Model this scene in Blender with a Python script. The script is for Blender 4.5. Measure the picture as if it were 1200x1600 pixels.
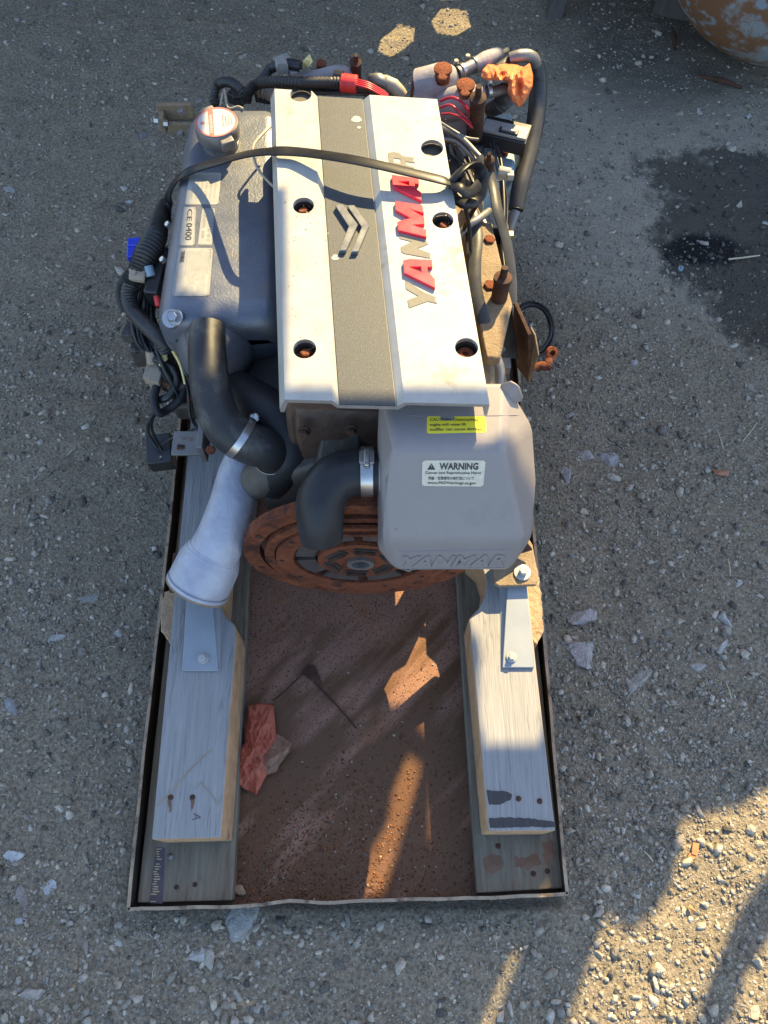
import bpy, bmesh, math, random
import numpy as np
from mathutils import Vector, Matrix, noise
from mathutils.geometry import tessellate_polygon
from mathutils.bvhtree import BVHTree
R = math.radians
S = bpy.context.scene
COL = S.collection
for o in list(bpy.data.objects): bpy.data.objects.remove(o)

# ---------------------------------------------------------------- camera, sky, sun, exposure
F_PX, TILT, CAM_H = 1270.0, R(65.33), 1.5
cd = bpy.data.cameras.new('camera'); cam = bpy.data.objects.new('camera', cd); COL.objects.link(cam)
cam.location = (0, 0, CAM_H); cam.rotation_euler = (R(90) - TILT, 0, 0)
cd.sensor_fit = 'VERTICAL'; cd.sensor_height = 24; cd.lens = 24 * F_PX / 1600; cd.clip_end = 500; cd.clip_start = .05
S.camera = cam
SUN_EL = R(38); SUN_H = Vector((.45, .89)).normalized()      # horizontal direction towards the sun
SUN = Vector((SUN_H.x * math.cos(SUN_EL), SUN_H.y * math.cos(SUN_EL), math.sin(SUN_EL)))
w = bpy.data.worlds.new('World'); S.world = w; w.use_nodes = True
nt = w.node_tree; bg = nt.nodes['Background']
sky = nt.nodes.new('ShaderNodeTexSky'); sky.sky_type = 'NISHITA'; sky.sun_disc = False
sky.sun_elevation = SUN_EL; sky.sun_rotation = math.atan2(SUN_H.x, SUN_H.y); sky.dust_density = 1.2; sky.ozone_density = 1.3
nt.links.new(sky.outputs[0], bg.inputs[0]); bg.inputs[1].default_value = .13
sl = bpy.data.lights.new('sun', 'SUN'); sl.energy = 4.6; sl.angle = R(.3); sl.color = (1, .765, .38)
so = bpy.data.objects.new('sun', sl); COL.objects.link(so)
so.rotation_euler = SUN.to_track_quat('Z', 'Y').to_euler(); so.location = (1.5, 3, 3)
S.view_settings.view_transform = 'Standard'; S.view_settings.look = 'None'
S.view_settings.gamma = 1; S.view_settings.use_curve_mapping = False; S.view_settings.exposure = 1.82

rng = random.Random(7)
CT, ST = math.cos(TILT), math.sin(TILT)
CAM = Vector((0, 0, CAM_H))
def ray(px, py):
    a = (px - 600) / F_PX; b = -(py - 800) / F_PX
    return Vector((a, CT + b * ST, -ST + b * CT))
def P(px, py, z):
    d = ray(px, py); return CAM + d * ((z - CAM_H) / d.z)
def PL(l): return [P(*q) for q in l]

# ---------------------------------------------------------------- materials
def mat(name, c1, c2=None, rough=.6, metal=0, scale=20, bump=.2, bdist=.002, stretch=(1, 1, 1), detail=6,
        c3=None, s3=6, t3=.55, w3=.08, speck=None, speck_scale=300, bscale=None, spec=.5, attr=None, coat=0, crack=None):
    m = bpy.data.materials.new(name); m.use_nodes = True
    n = m.node_tree.nodes; L = m.node_tree.links.new; b = n['Principled BSDF']
    tc = n.new('ShaderNodeTexCoord'); mp = n.new('ShaderNodeMapping'); mp.inputs['Scale'].default_value = stretch
    L(tc.outputs['Object'], mp.inputs[0])
    ns = n.new('ShaderNodeTexNoise'); ns.inputs['Scale'].default_value = scale; ns.inputs['Detail'].default_value = detail
    ns.inputs['Roughness'].default_value = .65
    L(mp.outputs[0], ns.inputs[0])
    cr = n.new('ShaderNodeValToRGB'); cr.color_ramp.elements[0].position = .3; cr.color_ramp.elements[1].position = .7
    cr.color_ramp.elements[0].color = (*c1, 1); cr.color_ramp.elements[1].color = (*(c2 or c1), 1)
    L(ns.outputs[0], cr.inputs[0]); col = cr.outputs[0]
    if c3:
        n3 = n.new('ShaderNodeTexNoise'); n3.inputs['Scale'].default_value = s3; n3.inputs['Detail'].default_value = 8
        n3.inputs['Roughness'].default_value = .7
        L(mp.outputs[0], n3.inputs[0])
        r3 = n.new('ShaderNodeValToRGB'); r3.color_ramp.elements[0].position = t3; r3.color_ramp.elements[1].position = min(1, t3 + w3)
        L(n3.outputs[0], r3.inputs[0])
        mx = n.new('ShaderNodeMixRGB'); mx.inputs[2].default_value = (*c3, 1)
        L(r3.outputs[0], mx.inputs[0]); L(col, mx.inputs[1]); col = mx.outputs[0]
    if speck:
        v = n.new('ShaderNodeTexNoise'); v.inputs['Scale'].default_value = speck_scale; v.inputs['Detail'].default_value = 2
        L(tc.outputs['Object'], v.inputs[0])
        rr = n.new('ShaderNodeValToRGB'); rr.color_ramp.elements[0].position = .57; rr.color_ramp.elements[1].position = .66
        L(v.outputs[0], rr.inputs[0])
        mx = n.new('ShaderNodeMixRGB'); mx.inputs[2].default_value = (*speck, 1)
        L(rr.outputs[0], mx.inputs[0]); L(col, mx.inputs[1]); col = mx.outputs[0]
    if crack:
        mc = n.new('ShaderNodeMapping'); mc.inputs['Scale'].default_value = crack; L(tc.outputs['Object'], mc.inputs[0])
        nc = n.new('ShaderNodeTexNoise'); nc.inputs['Scale'].default_value = 14; nc.inputs['Detail'].default_value = 3; L(mc.outputs[0], nc.inputs[0])
        rc = n.new('ShaderNodeValToRGB'); e = rc.color_ramp.elements; e[0].position = .485; e[0].color = (0, 0, 0, 1); e[1].position = .5; e[1].color = (1, 1, 1, 1)
        e2 = e.new(.515); e2.color = (0, 0, 0, 1); L(nc.outputs[0], rc.inputs[0])
        mk = n.new('ShaderNodeMixRGB'); mk.inputs[2].default_value = (.06, .05, .042, 1); ml = n.new('ShaderNodeMath'); ml.operation = 'MULTIPLY'; ml.inputs[1].default_value = .38
        L(rc.outputs[0], ml.inputs[0]); L(ml.outputs[0], mk.inputs[0]); L(col, mk.inputs[1]); col = mk.outputs[0]
    if attr:
        at = n.new('ShaderNodeAttribute'); at.attribute_name = attr
        mx = n.new('ShaderNodeMixRGB'); mx.blend_type = 'MULTIPLY'; mx.inputs[0].default_value = 1
        L(col, mx.inputs[1]); L(at.outputs['Color'], mx.inputs[2]); col = mx.outputs[0]
    L(col, b.inputs['Base Color'])
    b.inputs['Metallic'].default_value = metal; b.inputs['Specular IOR Level'].default_value = spec
    rm = n.new('ShaderNodeMapRange'); rm.inputs['To Min'].default_value = max(.05, rough - .12); rm.inputs['To Max'].default_value = min(1, rough + .12)
    L(ns.outputs[0], rm.inputs[0]); L(rm.outputs[0], b.inputs['Roughness'])
    if coat: b.inputs['Coat Weight'].default_value = coat
    if bump:
        nb = n.new('ShaderNodeTexNoise'); nb.inputs['Scale'].default_value = bscale or scale * 3; nb.inputs['Detail'].default_value = 6
        L(mp.outputs[0], nb.inputs[0])
        bp = n.new('ShaderNodeBump'); bp.inputs['Strength'].default_value = bump; bp.inputs['Distance'].default_value = bdist
        L(nb.outputs[0], bp.inputs['Height']); L(bp.outputs[0], b.inputs['Normal'])
    return m
M = {}
M['white'] = mat('painted aluminium', (0.313, 0.304, 0.271), (0.386, 0.377, 0.345), .45, 0, 30, .15, .0006, c3=(.16, .125, .08), s3=11, t3=.585, w3=.16, bscale=700)
M['whiteedge'] = mat('bare aluminium edge', (.26, .235, .215), (.34, .31, .285), .5, .3, 40, .2, .0006)
M['greypanel'] = mat('crinkle grey paint', (0.031, 0.035, 0.037), (0.049, 0.055, 0.058), .55, 0, 60, .6, .0006, bscale=900, speck=(0.093, 0.103, 0.111), speck_scale=900)
M['silvertank'] = mat('dusty silver paint', (.11, .125, .16), (.17, .18, .205), .40, .5, 16, .55, .0012, bscale=300, c3=(.20, .18, .14), s3=12, t3=.56, w3=.2, )
M['siltank2'] = mat('weathered silver casting', (.08, .085, .10), (.16, .16, .165), .5, .3, 20, .5, .002, c3=(.24, .17, .11), s3=12, t3=.55, w3=.12)
M['castdark'] = mat('dirty dark casting', (.035, .033, .032), (.085, .075, .065), .55, .2, 22, .7, .003, c3=(.12, .075, .04), s3=12, t3=.58, w3=.1)
M['castbrown'] = mat('oily brown casting', (.05, .032, .025), (.12, .075, .05), .5, .1, 18, .7, .003, c3=(.16, .11, .045), s3=9, t3=.56, w3=.1)
M['castgrey'] = mat('grey green casting', (0.059, 0.054, 0.044), (0.112, 0.099, 0.083), .6, .1, 20, .5, .002, c3=(.13, .08, .05), s3=10, t3=.62, w3=.1)
M['castpink'] = mat('chalky oxidised casting', (.20, .185, .19), (.33, .315, .32), .7, 0, 25, .7, .002, c3=(.26, .20, .21), s3=14, t3=.52, w3=.2)
M['castwhite'] = mat('oxidised aluminium elbow', (.30, .31, .36), (.44, .45, .50), .5, .15, 18, .9, .003, c3=(.33, .31, .31), s3=26, t3=.6, w3=.1)
M['plastic'] = mat('grey silencer plastic', (0.211, 0.186, 0.175), (0.243, 0.219, 0.209), .42, 0, 6, .12, .0008, c3=(0.181, 0.156, 0.138), s3=11, t3=.55, w3=.25, bscale=300)
M['rubber'] = mat('black rubber', (.012, .012, .014), (.03, .03, .032), .45, 0, 14, .15, .0008, c3=(.06, .054, .045), s3=11, t3=.6, w3=.25, spec=.3)
M['rubberdust'] = mat('dusty rubber hose', (.022, .022, .024), (.05, .05, .05), .5, 0, 14, .25, .0008, c3=(.17, .16, .135), s3=16, t3=.50, w3=.3, spec=.3)
M['blackpl'] = mat('black plastic', (.012, .012, .013), (.025, .025, .026), .35, 0, 20, .1, .0006)
M['conduit'] = mat('dusty black conduit', (.016, .016, .017), (.045, .043, .04), .5, 0, 20, .1, .0006, c3=(.11, .095, .07), s3=18, t3=.58, w3=.2)
M['strap'] = mat('black strap', (0.009, 0.009, 0.011), (0.020, 0.021, 0.023), .38, 0, 14, .2, .0008, stretch=(.5, 3, 3), spec=.25)
M['strapgrey'] = mat('scuffed grey webbing', (.030, .030, .030), (.065, .065, .062), .3, 0, 20, .2, .001, spec=.25)
M['rust'] = mat('orange rust', (0.108, 0.034, 0.018), (0.233, 0.076, 0.035), .85, .1, 30, 1, .003, c3=(0.054, 0.022, 0.017), s3=16, t3=.50, w3=.12, bscale=260, spec=.2)
M['rustdark'] = mat('dark rust', (.035, .022, .018), (.10, .048, .03), .8, .1, 30, .8, .002, c3=(.26, .10, .04), s3=16, t3=.6, w3=.1, spec=.25)
M['rustpale'] = mat('sandy rust', (.16, .115, .065), (.27, .20, .125), .85, 0, 34, .9, .002, c3=(.22, .10, .05), s3=14, t3=.58, w3=.12, bscale=240)
M['facing'] = mat('clutch facing', (.035, .028, .028), (.07, .055, .05), .7, 0, 30, .5, .001, c3=(.16, .065, .035), s3=20, t3=.6, w3=.12)
M['steel'] = mat('zinc steel', (.36, .36, .36), (.50, .49, .47), .32, .9, 30, .2, .0006, c3=(.35, .25, .15), s3=20, t3=.68, w3=.1)
M['steeldull'] = mat('dull steel', (0.160, 0.155, 0.150), (0.240, 0.230, 0.215), .5, .6, 30, .3, .0008, c3=(0.140, 0.085, 0.045), s3=18, t3=.62, w3=.1)
M['bracket'] = mat('galvanised bracket paint', (0.221, 0.246, 0.272), (0.272, 0.293, 0.310), .5, .1, 14, .15, .0006, c3=(0.383, 0.365, 0.323), s3=14, t3=.62, w3=.2)
M['boltgrey'] = mat('grey painted bolt', (.30, .30, .29), (.40, .39, .37), .5, .2, 50, .2, .0006)
M['brass'] = mat('brass', (.42, .32, .14), (.55, .44, .22), .4, .8, 40, .2, .0006)
M['orange'] = mat('orange plastic sheet', (0.720, 0.163, 0.048), (0.828, 0.275, 0.114), .35, 0, 10, .15, .001, spec=.4)
M['redrag'] = mat('faded red cloth', (0.351, 0.078, 0.042), (0.435, 0.129, 0.076), .8, 0, 14, .4, .001, c3=(0.217, 0.092, 0.060), s3=18, t3=.56, w3=.15)
M['red'] = mat('red enamel', (.62, .015, .035), (.70, .04, .06), .35, 0, 30, .1, .0005, c3=(.72, .16, .17), s3=22, t3=.62, w3=.2)
M['redtape'] = mat('red tape', (.55, .025, .025), (.66, .05, .045), .35, 0, 20, .3, .001, stretch=(4, 1, 1))
M['redwire'] = mat('red wire', (.42, .015, .03), (.5, .03, .05), .35, bump=0)
M['tanglue'] = mat('dried adhesive', (.15, .138, .105), (.20, .185, .145), .8, 0, 60, .5, .0008)
M['badge'] = mat('scuffed chrome badge', (0.216, 0.225, 0.234), (0.297, 0.302, 0.297), .3, .7, 40, .15, .0006, c3=(0.135, 0.149, 0.162), s3=60, t3=.6, w3=.1)
M['woodgrey'] = mat('weathered timber', (0.215, 0.213, 0.207), (0.297, 0.291, 0.282), .75, 0, 26, .9, .0015, stretch=(7, .35, 1), c3=(.17, .135, .10), s3=3.2, t3=.63, w3=.12, bscale=60, crack=(6, .22, 1), spec=.25)
M['wooddecay'] = mat('black rot', (.015, .014, .016), (.05, .046, .046), .6, 0, 26, .6, .001, stretch=(7, .5, 1))
M['woodend'] = mat('sawn timber end', (.34, .19, .095), (.52, .33, .18), .85, 0, 40, .9, .002, c3=(.2, .12, .07), s3=22, t3=.56, w3=.15)
M['plank'] = mat('dirty plank', (.13, .105, .07), (.23, .20, .15), .75, 0, 22, .7, .0012, stretch=(6, .4, 1), c3=(.13, .06, .035), s3=7, t3=.56, w3=.14, bscale=50, crack=(7, .4, 1), spec=.25)
M['chip'] = mat('split chipped timber', (.24, .16, .095), (.38, .275, .17), .85, 0, 50, 1, .004, c3=(.16, .09, .055), s3=30, t3=.56, w3=.12, bscale=120)
M['tray'] = mat('black tray steel', (.016, .014, .013), (.04, .032, .026), .5, .2, 20, .3, .001, c3=(.12, .06, .03), s3=14, t3=.64, w3=.1)
M['trayrim'] = mat('worn tray rim', (.20, .15, .10), (.38, .29, .19), .6, .1, 20, .3, .001, c3=(.10, .06, .04), s3=18, t3=.5, w3=.1)
M['ink'] = mat('black ink', (.03, .03, .032), rough=.6, bump=0)
M['greyink'] = mat('faded grey ink', (.20, .20, .19), (.3, .3, .28), rough=.6, bump=0)
M['yellow'] = mat('yellow sticker', (.78, .62, .03), (.82, .68, .05), .35, bump=0)
M['foil'] = mat('silver foil sticker', (.42, .39, .32), (.56, .52, .43), .4, .35, 90, .2, .0004, speck=(.42, .36, .24), speck_scale=500)
M['paper'] = mat('faded paper label', (.24, .24, .22), (.31, .305, .28), .5, 0, 60, .1, .0004, c3=(.20, .19, .16), s3=40, t3=.58, w3=.1)
M['capwhite'] = mat('white cap sticker', (.42, .41, .39), (.48, .47, .45), .4, 0, 60, .1, .0004)
M['capred'] = mat('faded red print', (.48, .10, .08), (.55, .17, .13), .5, bump=0)
M['blueplug'] = mat('blue connector', (.012, .03, .38), (.03, .07, .55), .3, 0, 40, .1, .0005)
M['tanplug'] = mat('dusty beige plug', (.26, .21, .15), (.36, .29, .21), .6, 0, 40, .2, .0006)
M['yelplug'] = mat('yellowed plug', (.55, .45, .12), (.72, .64, .32), .5, 0, 60, .2, .0008)
M['cream'] = mat('cream plastic', (0.330, 0.300, 0.216), (0.396, 0.360, 0.276), .5, 0, 30, .2, .0008)
M['greybox'] = mat('dusty grey box', (0.192, 0.192, 0.180), (0.276, 0.270, 0.252), .5, 0, 30, .2, .0006)
M['bluebin'] = mat('pale blue paint', (.20, .30, .36), (.27, .37, .42), .55, 0, 12, .2, .001, c3=(.2, .16, .12), s3=12, t3=.66, w3=.1)
M['barrel'] = mat('rusted blue tank paint', (0.204, 0.230, 0.246), (0.272, 0.289, 0.289), .6, .1, 9, .6, .003, c3=(0.187, 0.093, 0.043), s3=8, t3=.39, w3=.08, speck=(.22, .26, .30), speck_scale=26)
M['post'] = mat('dark timber', (.045, .04, .04), (.09, .075, .065), .8, 0, 20, .6, .002, stretch=(3, 3, .5), c3=(.18, .1, .05), s3=9, t3=.62, w3=.1)
M['screen'] = mat('occluder sheet', (.12, .10, .09), (.2, .15, .12), .8, .1, 6, .3, .002)  # only for the sheet added to block the sun
M['leaf'] = mat('dry leaf', (.24, .10, .05), (.34, .16, .09), .7, 0, 60, .4, .001)
M['bark'] = mat('orange bark chip', (.38, .14, .05), (.5, .22, .09), .8, 0, 60, .5, .001)
M['straw'] = mat('straw', (.42, .36, .24), (.55, .48, .33), .7, bump=0)
M['stone'] = mat('limestone', (.42, .41, .385), (.84, .82, .77), .85, 0, 110, 1, .004, attr='tone', bscale=220, c3=(.38, .34, .28), s3=45, t3=.5, w3=.2)

def ground_material():
    m = bpy.data.materials.new('gravelly dirt'); m.use_nodes = True
    n = m.node_tree.nodes; L = m.node_tree.links.new; b = n['Principled BSDF']
    tc = n.new('ShaderNodeTexCoord')
    def noise_(s, d=8, r=.65):
        x = n.new('ShaderNodeTexNoise'); x.inputs['Scale'].default_value = s; x.inputs['Detail'].default_value = d
        x.inputs['Roughness'].default_value = r; L(tc.outputs['Object'], x.inputs[0]); return x
    def ramp(src, p0, p1, c0, c1):
        x = n.new('ShaderNodeValToRGB'); x.color_ramp.elements[0].position = p0; x.color_ramp.elements[1].position = p1
        x.color_ramp.elements[0].color = (*c0, 1); x.color_ramp.elements[1].color = (*c1, 1); L(src, x.inputs[0]); return x
    def mix(f, a, bb, typ='MIX'):
        x = n.new('ShaderNodeMixRGB'); x.blend_type = typ
        if hasattr(f, 'links'): L(f, x.inputs[0])
        else: x.inputs[0].default_value = f
        for i, q in ((1, a), (2, bb)):
            if hasattr(q, 'links'): L(q, x.inputs[i])
            else: x.inputs[i].default_value = (*q, 1)
        return x.outputs[0]
    big = noise_(2.2, 5); mid = noise_(14, 8); fine = noise_(160, 6)
    c = ramp(big.outputs[0], .32, .68, (0.171, 0.139, 0.091), (0.279, 0.227, 0.151)).outputs[0]
    c = mix(.55, c, ramp(mid.outputs[0], .35, .68, (0.114, 0.091, 0.055), (0.365, 0.294, 0.197)).outputs[0])
    c = mix(.62, c, ramp(fine.outputs[0], .35, .7, (0.080, 0.062, 0.038), (0.502, 0.412, 0.281)).outputs[0])
    # tiny grit
    v = n.new('ShaderNodeTexVoronoi'); v.inputs['Scale'].default_value = 210; L(tc.outputs['Object'], v.inputs[0])
    sep = n.new('ShaderNodeSeparateColor'); L(v.outputs['Color'], sep.inputs[0])
    gt = ramp(sep.outputs[0], .70, .74, (0, 0, 0), (1, 1, 1)).outputs[0]
    dm = ramp(v.outputs['Distance'], .32, .42, (1, 1, 1), (0, 0, 0)).outputs[0]
    gm = mix(1, gt, dm, 'MULTIPLY')
    c = mix(gm, c, ramp(sep.outputs[1], 0, 1, (0.148, 0.129, 0.101), (0.524, 0.464, 0.361)).outputs[0])
    # chalk dust patch and the oil stain, both lying in the dirt
    def blob(cx, cy, rx, ry, soft, amp, sc, rot=0):
        mp = n.new('ShaderNodeMapping'); mp.vector_type = 'TEXTURE'; mp.inputs['Location'].default_value = (cx, cy, 0)
        mp.inputs['Scale'].default_value = (rx, ry, 1e3); mp.inputs['Rotation'].default_value = (0, 0, rot)
        L(tc.outputs['Object'], mp.inputs[0])
        ln = n.new('ShaderNodeVectorMath'); ln.operation = 'LENGTH'; L(mp.outputs[0], ln.inputs[0])
        nn = noise_(sc, 6); a = n.new('ShaderNodeMath'); a.operation = 'MULTIPLY_ADD'; L(nn.outputs[0], a.inputs[0])
        a.inputs[1].default_value = amp; L(ln.outputs['Value'], a.inputs[2])
        mr = n.new('ShaderNodeMapRange'); L(a.outputs[0], mr.inputs[0]); mr.interpolation_type = 'SMOOTHSTEP'
        mr.inputs['From Min'].default_value = 1 + amp * .5 - soft; mr.inputs['From Max'].default_value = 1 + amp * .5 + soft
        mr.inputs['To Min'].default_value = 1; mr.inputs['To Max'].default_value = 0
        return mr.outputs[0]
    p = P(1050, 270, 0); d1 = blob(p.x, p.y, .42, .42, .45, 1.2, 9)
    c = mix(mix(1, d1, (.5, .5, .5), 'MULTIPLY'), c, (0.433, 0.386, 0.302))
    p = P(1290, 400, 0); d2 = blob(p.x, p.y, .43, .34, .10, 1.5, 7, R(-38))
    p = P(1100, 390, 0); d3 = blob(p.x, p.y, .10, .05, .25, .8, 18)
    p = P(1020, 60, 0); d4 = blob(p.x, p.y, .25, .30, .5, .8, 6)
    c = mix(mix(1, d4, (.6, .6, .6), 'MULTIPLY'), c, (.045, .04, .034))
    c = mix(mix(1, d2, (.80, .80, .80), 'MULTIPLY'), c, (.040, .033, .026))
    c = mix(d3, c, (.012, .012, .013))
    hs = n.new('ShaderNodeHueSaturation'); hs.inputs['Value'].default_value = .82; hs.inputs['Saturation'].default_value = .90; L(c, hs.inputs['Color']); c = hs.outputs[0]
    L(c, b.inputs['Base Color']); b.inputs['Roughness'].default_value = .9; b.inputs['Specular IOR Level'].default_value = .25
    # relief
    hb = mix(.5, fine.outputs[0], mid.outputs[0]); ha = n.new('ShaderNodeMath'); ha.operation = 'MULTIPLY_ADD'
    L(gm, ha.inputs[0]); ha.inputs[1].default_value = .25; L(hb, ha.inputs[2])
    bp = n.new('ShaderNodeBump'); bp.inputs['Strength'].default_value = .9; bp.inputs['Distance'].default_value = .010
    L(ha.outputs[0], bp.inputs['Height']); L(bp.outputs[0], b.inputs['Normal'])
    return m
def floor_material():
    m = mat('rust muddied tray floor', (0.206, 0.105, 0.068), (0.292, 0.161, 0.107), .42, 0, 9, .5, .001, c3=(0.238, 0.098, 0.044), s3=4.5, t3=.5, w3=.16, speck=(.04, .025, .018), speck_scale=420, bscale=200, spec=.22)
    return m
M['ground'] = ground_material(); M['floor'] = floor_material()
# rust sweeps diagonally over the floor towards the front edge, grey film elsewhere
def extend_floor(m):
    n = m.node_tree.nodes; L = m.node_tree.links.new; b = n['Principled BSDF']
    col = b.inputs['Base Color'].links[0].from_socket
    tc = n.new('ShaderNodeTexCoord'); mp = n.new('ShaderNodeMapping'); mp.vector_type = 'TEXTURE'; mp.inputs['Rotation'].default_value = (0, 0, R(46)); mp.inputs['Scale'].default_value = (1, .22, 1)
    L(tc.outputs['Object'], mp.inputs[0])
    a = n.new('ShaderNodeTexNoise'); a.inputs['Scale'].default_value = 5; a.inputs['Detail'].default_value = 8; L(mp.outputs[0], a.inputs[0])
    sx = n.new('ShaderNodeSeparateXYZ'); L(tc.outputs['Object'], sx.inputs[0])
    r = n.new('ShaderNodeMapRange'); r.inputs['From Min'].default_value = -.15; r.inputs['From Max'].default_value = -.48; r.inputs['To Min'].default_value = -.12; r.inputs['To Max'].default_value = .16
    L(sx.outputs[1], r.inputs[0])
    ad = n.new('ShaderNodeMath'); ad.operation = 'ADD'; L(a.outputs[0], ad.inputs[0]); L(r.outputs[0], ad.inputs[1])
    cr = n.new('ShaderNodeValToRGB'); cr.color_ramp.elements[0].position = .46; cr.color_ramp.elements[1].position = .62; L(ad.outputs[0], cr.inputs[0])
    mx = n.new('ShaderNodeMixRGB'); mx.inputs[2].default_value = (.112, .056, .027, 1); L(cr.outputs[0], mx.inputs[0]); L(col, mx.inputs[1])
    L(mx.outputs[0], b.inputs['Base Color'])
extend_floor(M['floor'])

# ---------------------------------------------------------------- mesh building
class MB:
    def __init__(s): s.v = []; s.f = []; s.mi = []; s.cur = 0
    def add(s, vs, fs):
        o = len(s.v); s.v += [Vector(x) for x in vs]; s.f += [tuple(i + o for i in f) for f in fs]; s.mi += [s.cur] * len(fs); return s
    def box(s, c, size, rot=None):
        c = Vector(c); h = Vector(size) / 2; rot = rot or Matrix.Identity(3)
        vs = [c + rot @ Vector((x * h.x, y * h.y, z * h.z)) for x in (-1, 1) for y in (-1, 1) for z in (-1, 1)]
        return s.add(vs, [(0, 1, 3, 2), (4, 6, 7, 5), (0, 4, 5, 1), (2, 3, 7, 6), (0, 2, 6, 4), (1, 5, 7, 3)])
    def slab(s, top, dz):                  # top: world points (ccw or cw), dz: thickness downwards
        n = len(top); top = [Vector(p) for p in top]
        bot = [p - Vector((0, 0, dz)) for p in top]
        fs = [tuple(range(n)), tuple(range(2 * n - 1, n - 1, -1))] + [(i, i + n, (i + 1) % n + n, (i + 1) % n) for i in range(n)]
        return s.add(top + bot, fs)
    def prism(s, outer, holes, off):       # outer/holes: world loops (top), off: vector to the bottom
        loops = [[Vector(p) for p in outer]] + [[Vector(p) for p in h] for h in holes]
        flat = [p for l in loops for p in l]; tri = tessellate_polygon([[Vector((p.x, p.y, 0)) for p in l] for l in loops])
        n = len(flat); fs = [tuple(t) for t in tri] + [tuple(i + n for i in reversed(t)) for t in tri]
        k = 0
        for l in loops:
            m = len(l)
            fs += [(k + i, k + i + n, k + (i + 1) % m + n, k + (i + 1) % m) for i in range(m)]; k += m
        return s.add(flat + [p + Vector(off) for p in flat], fs)
    def loft(s, rings, caps=True, closed=True):
        n = len(rings[0]); vs = [p for r in rings for p in r]; fs = []
        for i in range(len(rings) - 1):
            for j in range(n if closed else n - 1):
                a = i * n + j; b = i * n + (j + 1) % n; fs.append((a, b, b + n, a + n))
        if caps: fs += [tuple(range(n - 1, -1, -1)), tuple(range(len(vs) - n, len(vs)))]
        return s.add(vs, fs)
    def tube(s, pts, r, n=12, step=None, corr=0, pitch=.004, caps=True, flat=None, smooth=True, wall=0):
        pts = [Vector(p) for p in pts]; rs = r if isinstance(r, (list, tuple)) else [r] * len(pts)
        L_ = sum((pts[i + 1] - pts[i]).length for i in range(len(pts) - 1))
        k = max(2, int(L_ / ((pitch / 2) if corr else (step or .012)) / max(1, len(pts) - 1)) + 1) if smooth else 1
        q = []; qr = []
        for i in range(len(pts) - 1):
            p0 = pts[max(0, i - 1)]; p1 = pts[i]; p2 = pts[i + 1]; p3 = pts[min(len(pts) - 1, i + 2)]
            for j in range(k):
                t = j / k
                if smooth: x = .5 * ((2 * p1) + (p2 - p0) * t + (2 * p0 - 5 * p1 + 4 * p2 - p3) * t * t + (3 * p1 - p0 - 3 * p2 + p3) * t ** 3)
                else: x = p1.lerp(p2, t)
                q.append(x); qr.append(rs[i] * (1 - t) + rs[i + 1] * t)
        q.append(pts[-1]); qr.append(rs[-1])
        T = [(q[min(i + 1, len(q) - 1)] - q[max(i - 1, 0)]).normalized() for i in range(len(q))]
        up = Vector((0, 0, 1)) if abs(T[0].z) < .9 else Vector((1, 0, 0))
        N = (up - T[0] * up.dot(T[0])).normalized(); rings = []
        for i in range(len(q)):
            N = (N - T[i] * N.dot(T[i])).normalized(); B = T[i].cross(N)
            rr = qr[i] * (1 + (corr if i % 2 else -corr)) if corr else qr[i]
            a, b = (rr, rr) if not flat else (rr * flat, rr)
            rings.append([q[i] + N * (math.cos(2 * math.pi * j / n) * a) + B * (math.sin(2 * math.pi * j / n) * b) for j in range(n)])
        if wall:                            # open pipe end with an inner wall at the last ring
            c = q[-1]; f = 1 - wall / qr[-1]
            rings.append([c + (p - c) * f for p in rings[-1]]); rings.append([p - T[-1] * qr[-1] * 1.6 for p in rings[-1]])
        return s.loft(rings, caps)
    def lathe(s, base, axis, prof, n=24):   # prof: (height, radius)
        A = Vector(axis).normalized(); X = (Vector((1, 0, 0)) if abs(A.x) < .9 else Vector((0, 1, 0))); X = (X - A * X.dot(A)).normalized(); Y = A.cross(X)
        base = Vector(base)
        rings = [[base + A * h + X * (r * math.cos(2 * math.pi * j / n)) + Y * (r * math.sin(2 * math.pi * j / n)) for j in range(n)] for h, r in prof]
        return s.loft(rings)
    def bolt(s, p, axis, r, h, washer=True, shank=0):
        A = Vector(axis).normalized(); p = Vector(p)
        if washer: s.lathe(p, A, [(0, r * 1.45), (h * .22, r * 1.45), (h * .3, r * 1.3)], 18)
        s.lathe(p + A * (h * .22 if washer else 0), A, [(0, r), (h * .75, r), (h * .85, r * .82)], 6)
        if shank: s.lathe(p + A * h, A, [(0, r * .5), (shank, r * .5), (shank + .001, r * .4)], 10)
        return s
    def hull(s, pts):
        bm = bmesh.new()
        for p in pts: bm.verts.new(p)
        bmesh.ops.convex_hull(bm, input=bm.verts); bmesh.ops.dissolve_limit(bm, angle_limit=R(4), verts=bm.verts, edges=bm.edges)
        for v in [v for v in bm.verts if not v.link_faces]: bm.verts.remove(v)
        bm.verts.index_update()
        s.add([v.co.copy() for v in bm.verts], [tuple(v.index for v in f.verts) for f in bm.faces]); bm.free(); return s

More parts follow.
